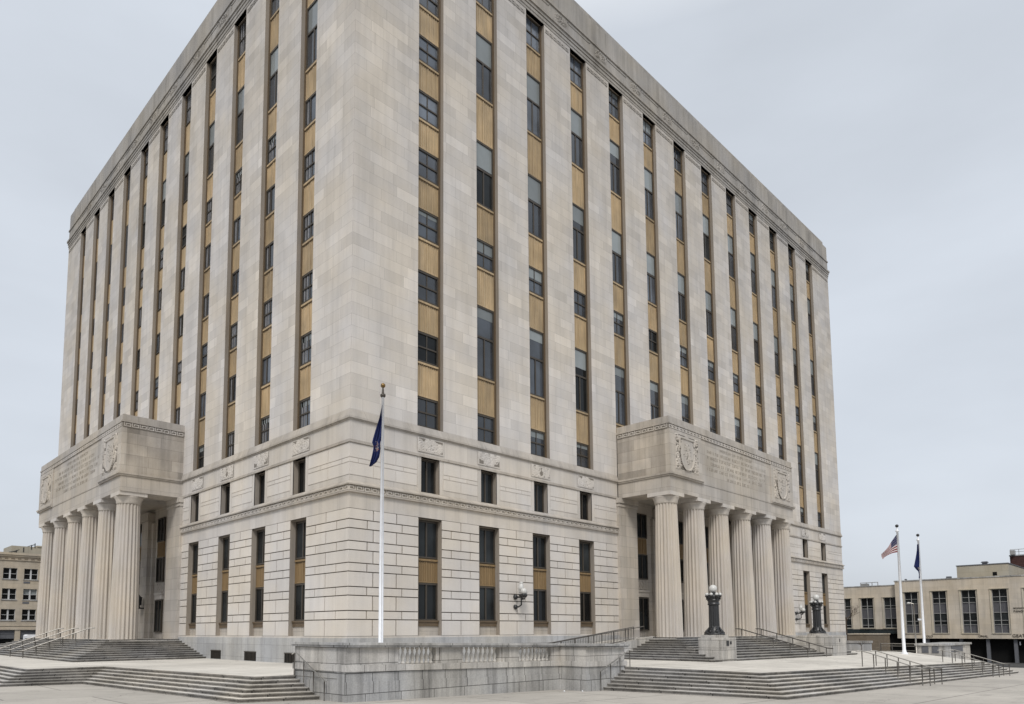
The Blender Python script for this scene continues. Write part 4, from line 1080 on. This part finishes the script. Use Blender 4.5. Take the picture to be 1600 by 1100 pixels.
for c in mains: strip(c, -.6, 6.0, 0, [(-.6, .68, 0), (.68, 1.29, 1), (1.29, 2.5, 1), (2.5, 4.1, 0), (4.1, 4.85, 1), (4.85, 6.0, 1)])
for c in wing: strip(c, .27, 5.3, -.9, [(.27, .72, 1), (.72, 1.85, 1), (1.85, 3.5, 0), (3.5, 3.95, 1), (3.95, 5.3, 1)])
mb = MB(); mb.box(FB, 5.2, 24, -1.3, -1.0, -.72, .05)
mb.box(FB, 10.4, 12.4, -1.0, 1.5, -1.75, .06); build(mb, 'glass_band', M['teal'], tb)
mb = MB()
for u in (-3.5, -6.95, -10.35, -13.9, -17.4, 1): mb.box(FB, u-.22, u+.22, -1.0, -.5, -6, -1.45)
build(mb, 'pillar', M['metal_roof'], tb)
mb = MB(); mb.box(FB, -45, 5, -2.6, -2.4, -6, -1.45); build(mb, 'ground_floor_glass', M['teal'], tb)
mb = MB(); mb.box(FB, -10.1, -7.25, -2.2, -2.05, -2.15, -2.0); mb.box(FB, -8.75, -8.6, -2.3, -2.15, -5.2, -2.1); mb.box(FB, -10.1, -7.25, -2.3, -2.2, -3.65, -3.55); build(mb, 'door', M['rail'], tb)
mb = MB(); mb.box(FB, -8.5, -8.1, -2.14, -2.1, -4.1, -3.6); mb.box(FB, -9.6, -9.25, -2.1, -2.0, -2.0, -1.85); mb.box(FB, -10.9, -10.75, -1.0, -.9, -2.4, -1.9); build(mb, 'notice', M['white'], tb)
mb = MB(); mb.box(FB, -9.45, -2.7, -18, -4.5, 7.2, 10.1); build(mb, 'penthouse', M['pent'], tb)
mb = MB(); mb.box(FB, -9.53, -2.62, -18.1, -4.42, 10.1, 10.24); build(mb, 'penthouse_edge', M['metal_roof'], tb)
mb = MB(); mb.box(FB, -8.0, -7.45, -4.52, -4.46, 8.35, 8.9); build(mb, 'vent_opening', M['dark'], tb)
def txt(s_, u, z, h, parent, d=.06):
    cu = bpy.data.curves.new('lettering', 'FONT'); cu.body = s_; cu.size = h; cu.extrude = .02; cu.materials.append(M['bronze'])
    tmp = bpy.data.objects.new('lettering_source', cu)
    me = bpy.data.meshes.new_from_object(tmp); bpy.data.objects.remove(tmp)
    o = bpy.data.objects.new('lettering', me); col.objects.link(o); o.parent = parent
    o.location = Vector(FB(u, d, z))-WO[parent.name]; o.rotation_euler = (R(90), 0, R(-90)); WO[o.name] = WO[parent.name]
txt('BROMOSIER', -10.45, 2.98, .30, tb); txt('PANGOC', -10.45, 2.48, .42, tb)
txt('OLO', 1.05, -1.25, .45, tb); txt('ONAL', -5.9, -1.22, .45, tb); txt('GEAT', -10.1, -1.2, .62, tb)
for (u, dd, z0, w_, h, lb) in ((-6.2, -6.2, 10.3, .9, .45, 'squat grey vent on top of the cream penthouse'), (-2.0, -2.5, 7.3, .8, 1.1, 'grey roof vent left of the cream penthouse'), (4.0, -2.0, 7.4, .25, .9, 'thin roof pipe above the tan building corner')):
    v_ = thing('roof_vent', FB(u, dd, z0), lb, 'vent'); b = MB(); b.box(FB, u-w_*.35, u+w_*.35, dd-.3, dd+.3, z0-.3, z0+h*.55); b.box(FB, u-w_*.5, u+w_*.5, dd-.45, dd+.45, z0+h*.55, z0+h*.75); b.box(FB, u-w_*.4, u+w_*.4, dd-.35, dd+.35, z0+h*.75, z0+h); build(b, 'housing', M['metal_roof'], v_)
rf = thing('roof_frame', FB(10, -2, 7.4), 'pale metal roof framework on the lower wing of the tan building', 'roof equipment')
b = MB()
for u in (8.3, 9.2, 10.1, 11.0): b.box(FB, u-.05, u+.05, -2.2, -2.1, 7.2, 8.05)
b.box(FB, 8.3, 11.05, -2.22, -2.08, 7.95, 8.05); b.box(FB, 9.9, 11.0, -3, -2.2, 7.3, 7.85); build(b, 'frame', M['alu'], rf)
rw = thing('retaining_wall', (100, 5, -4.8), 'low brown brick wall in front of the tan building wing', 'wall')
mb = MB(); mb.box(FW, 98.5, 104, 4.6, 9.2, -5.4, -.78); build(mb, 'wall', M['tan_dk'], rw)
mb = MB(); mb.box(FW, 98.4, 104.1, 4.5, 9.3, -.78, -.62); build(mb, 'coping', M['tan'], rw)
rb = thing('brick_building', (150, -20, -5), 'dark red brick building rising behind the tan building at the right edge', 'building')
mb = MB(); mb.box(FW, 140, 160, -60, -5.7, -6, 13.3); build(mb, 'wall', M['redbrick'], rb)
mb = MB(); mb.box(FW, 139.9, 160.1, -60.1, -5.6, 13.3, 13.5); build(mb, 'roof_edge', M['granite'], rb)
mb = MB(); mb.tube([(140, -5.8, 14.5), (140, -40, 14.5)], .05, 5); mb.tube([(140, -5.8, 14.05), (140, -40, 14.05)], .04, 5)
for i in range(8): mb.tube([(140, -5.9-1.2*i, 13.4), (140, -5.9-1.2*i, 14.5)], .05, 5)
build(mb, 'roof_railing', M['alu'], rb)
mb = MB(); mb.box(FW, 139, 140.2, -6.6, -5.9, 13.5, 14.3); build(mb, 'roof_box', M['alu'], rb)

# ------------------------------------------------------------------ beige building on the left
YB = 100.
FG = lambda u, d, z: (u, YB-d, z)
lb_ = thing('beige_building', (0, YB, -2.5), 'beige masonry building with white paired windows behind the left columns', 'building')
cols_ = [3.88-2.86*2*i/2-0 for i in range(1)]
cen = [6.72-2.85*i for i in range(14)]
lvl = [8.45, 5.22, 1.98]
w_, h_ = 1.92, 1.72
mb = MB(); zs = [-2.6, .45, .75]+sum(([z, z+h_] for z in reversed(lvl)), [])+[12.5]
e = [-34]
for c in sorted(cen): e += [c-w_/2, c+w_/2]
e.append(60)
for i in range(0, len(e)-1, 2): mb.quad(FG(e[i], 0, .45), FG(e[i+1], 0, .45), FG(e[i+1], 0, 12.5), FG(e[i], 0, 12.5))
for c in cen:
    a, b = c-w_/2, c+w_/2
    zz = [.45]+sum(([z, z+h_] for z in reversed(lvl)), [])+[12.5]
    for i in range(0, len(zz)-1, 2): mb.quad(FG(a, 0, zz[i]), FG(b, 0, zz[i]), FG(b, 0, zz[i+1]), FG(a, 0, zz[i+1]))
    for z in lvl:
        for u in (a, b): mb.quad(FG(u, 0, z), FG(u, -.4, z), FG(u, -.4, z+h_), FG(u, 0, z+h_))
        mb.quad(FG(a, 0, z+h_), FG(b, 0, z+h_), FG(b, -.4, z+h_), FG(a, -.4, z+h_))
for c in [5.3-2.85*i for i in range(14)]: mb.box(FG, c-.36, c+.36, -.5, .0, -3, .45)
build(mb, 'wall', M['beige'], lb_)
mb = MB(); mb.box(FG, -34, 60, -.5, .35, 12.25, 12.6); mb.box(FG, -34, 60, -.5, .22, 12.0, 12.25); mb.box(FG, -34, 60, -.5, .16, 11.4, 11.5); mb.box(FG, -34, 60, -.5, .12, .45, .72); mb.box(FG, -34, 60, -.5, .08, 1.05, 1.15); build(mb, 'cornice', M['beige'], lb_)
mb = MB()
for i in range(70): mb.box(FG, -33+i*.9, -32.55+i*.9, 0, .1, 11.5, 11.75)
build(mb, 'dentil_band', M['tan_dk'], lb_)
mb = MB(); mb.box(FG, -34, 60, -20, -.42, -3, 12); build(mb, 'core', M['glass_dk'], lb_)
fm = MB(); 
for (x0, x1, z0, z1) in ((-.96, -.91, 0, h_), (.91, .96, 0, h_), (-.11, .11, 0, h_), (-.96, .96, 0, .06), (-.96, .96, h_-.05, h_), (-.96, .96, h_*.47, h_*.47+.05)): fm.box(FW, x0, x1, .2, .35, z0, z1)
fmm = fm.mesh('window', M['frame_lt'])
sm_ = MB().box(FW, -1.08, 1.08, -.10, .15, -.14, 0).mesh('sill', M['granite'])
ac = MB().box(FW, -1.0, -.1, -.05, .05, -.62, -.34).mesh('vent_grille', M['metal_roof'])
for i, c in enumerate(cen):
    for j, z in enumerate(lvl):
        o = place('window', fmm, lb_, (c, YB, z)); sub('sill', sm_, o)
        if i == 0 and j < 2: sub('vent_grille', ac, o)
        if i == 0 and j == 1: sub('blind', MB().box(FW, -.88, .88, .36, .39, h_*.5, h_-.08).mesh('blind', M['blind']), o); 
mb = MB()
for c in [6.72-2.85*i for i in range(14)]: mb.box(FG, c-1.06, c+1.06, -.35, -.25, -.9, .4); mb.box(FG, c-.9, c-.1, -.25, -.22, -.75, -.3); mb.box(FG, c-1.05, c+1.05, -.25, -.2, -.2, -.1)
build(mb, 'shop_front', M['metal_roof'], lb_)
mb = MB(); mb.box(FG, 4.6, 30, -10, -4, 12.6, 14.15); mb.box(FG, 8.2, 12, -9, -3.9, 14.15, 14.4); build(mb, 'penthouse', M['pent'], lb_)
mb = MB(); mb.tube([FG(3.6, -3, 12.7), FG(5.2, -4, 13.3), FG(7.0, -4.2, 14.2), FG(8.0, -4.2, 14.6)], .07, 6)
for u, z in ((4.4, 12.9), (5.3, 13.2), (6.3, 13.7), (7.4, 14.2), (7.9, 14.5)): mb.tube([FG(u, -4, z-.5), FG(u, -4, z+.25)], .08, 6)
build(mb, 'roof_railing', M['iron'], lb_)
# delivery van in front of it
vx, vy, vz = 4.2, 84.0, pz(4)
v = thing('delivery_van', (vx, vy, vz), 'white van parked in front of the beige building, mostly hidden by the columns', 'van')
b = MB()
prof = [(-1.2, .35), (-1.2, 2.45), (-1.05, 2.62), (3.4, 2.62), (3.9, 2.5), (4.6, 1.6), (5.4, 1.35), (5.55, .9), (5.5, .35)]
n0 = len(prof)
for s_ in (-1, 1): b.v += [(vx+x, vy+s_*.95, vz+z) for x, z in prof]
for i in range(n0): j = (i+1) % n0; b.f.append((i, j, n0+j, n0+i)); b.mi.append(0)
b.f.append(tuple(range(n0))); b.f.append(tuple(reversed(range(n0, 2*n0)))); b.mi += [0, 0]
build(b, 'body', M['white'], v)
for dx in (0, 4.4):
    b = MB()
    for s_ in (-1, 1): b.tube([(vx+dx, vy+s_*.98, vz+.36), (vx+dx, vy+s_*.72, vz+.36)], .36, 16)
    build(b, 'wheel', M['iron'], v)
b = MB(); b.box(FW, vx+3.5, vx+4.4, vy-.965, vy-.955, vz+1.5, vz+2.3); build(b, 'side_window', M['glass_dk'], v)
# two scraps on the paving at the foot of the balustrade
for x, y, lb in ((6.0, -9.45, 'small white scrap on the paving at the inner corner of the balustrade'), (6.75, -9.95, 'small white scrap on the paving under the balustrade pier')):
    b = MB().lathe((x, y, pz(x)), [(.03, pz(x)+.005), (.042, pz(x)+.03), (.03, pz(x)+.06), (.01, pz(x)+.065)], 10); o = build(b, 'paper_scrap', M['white']); tag(o, lb, 'litter')
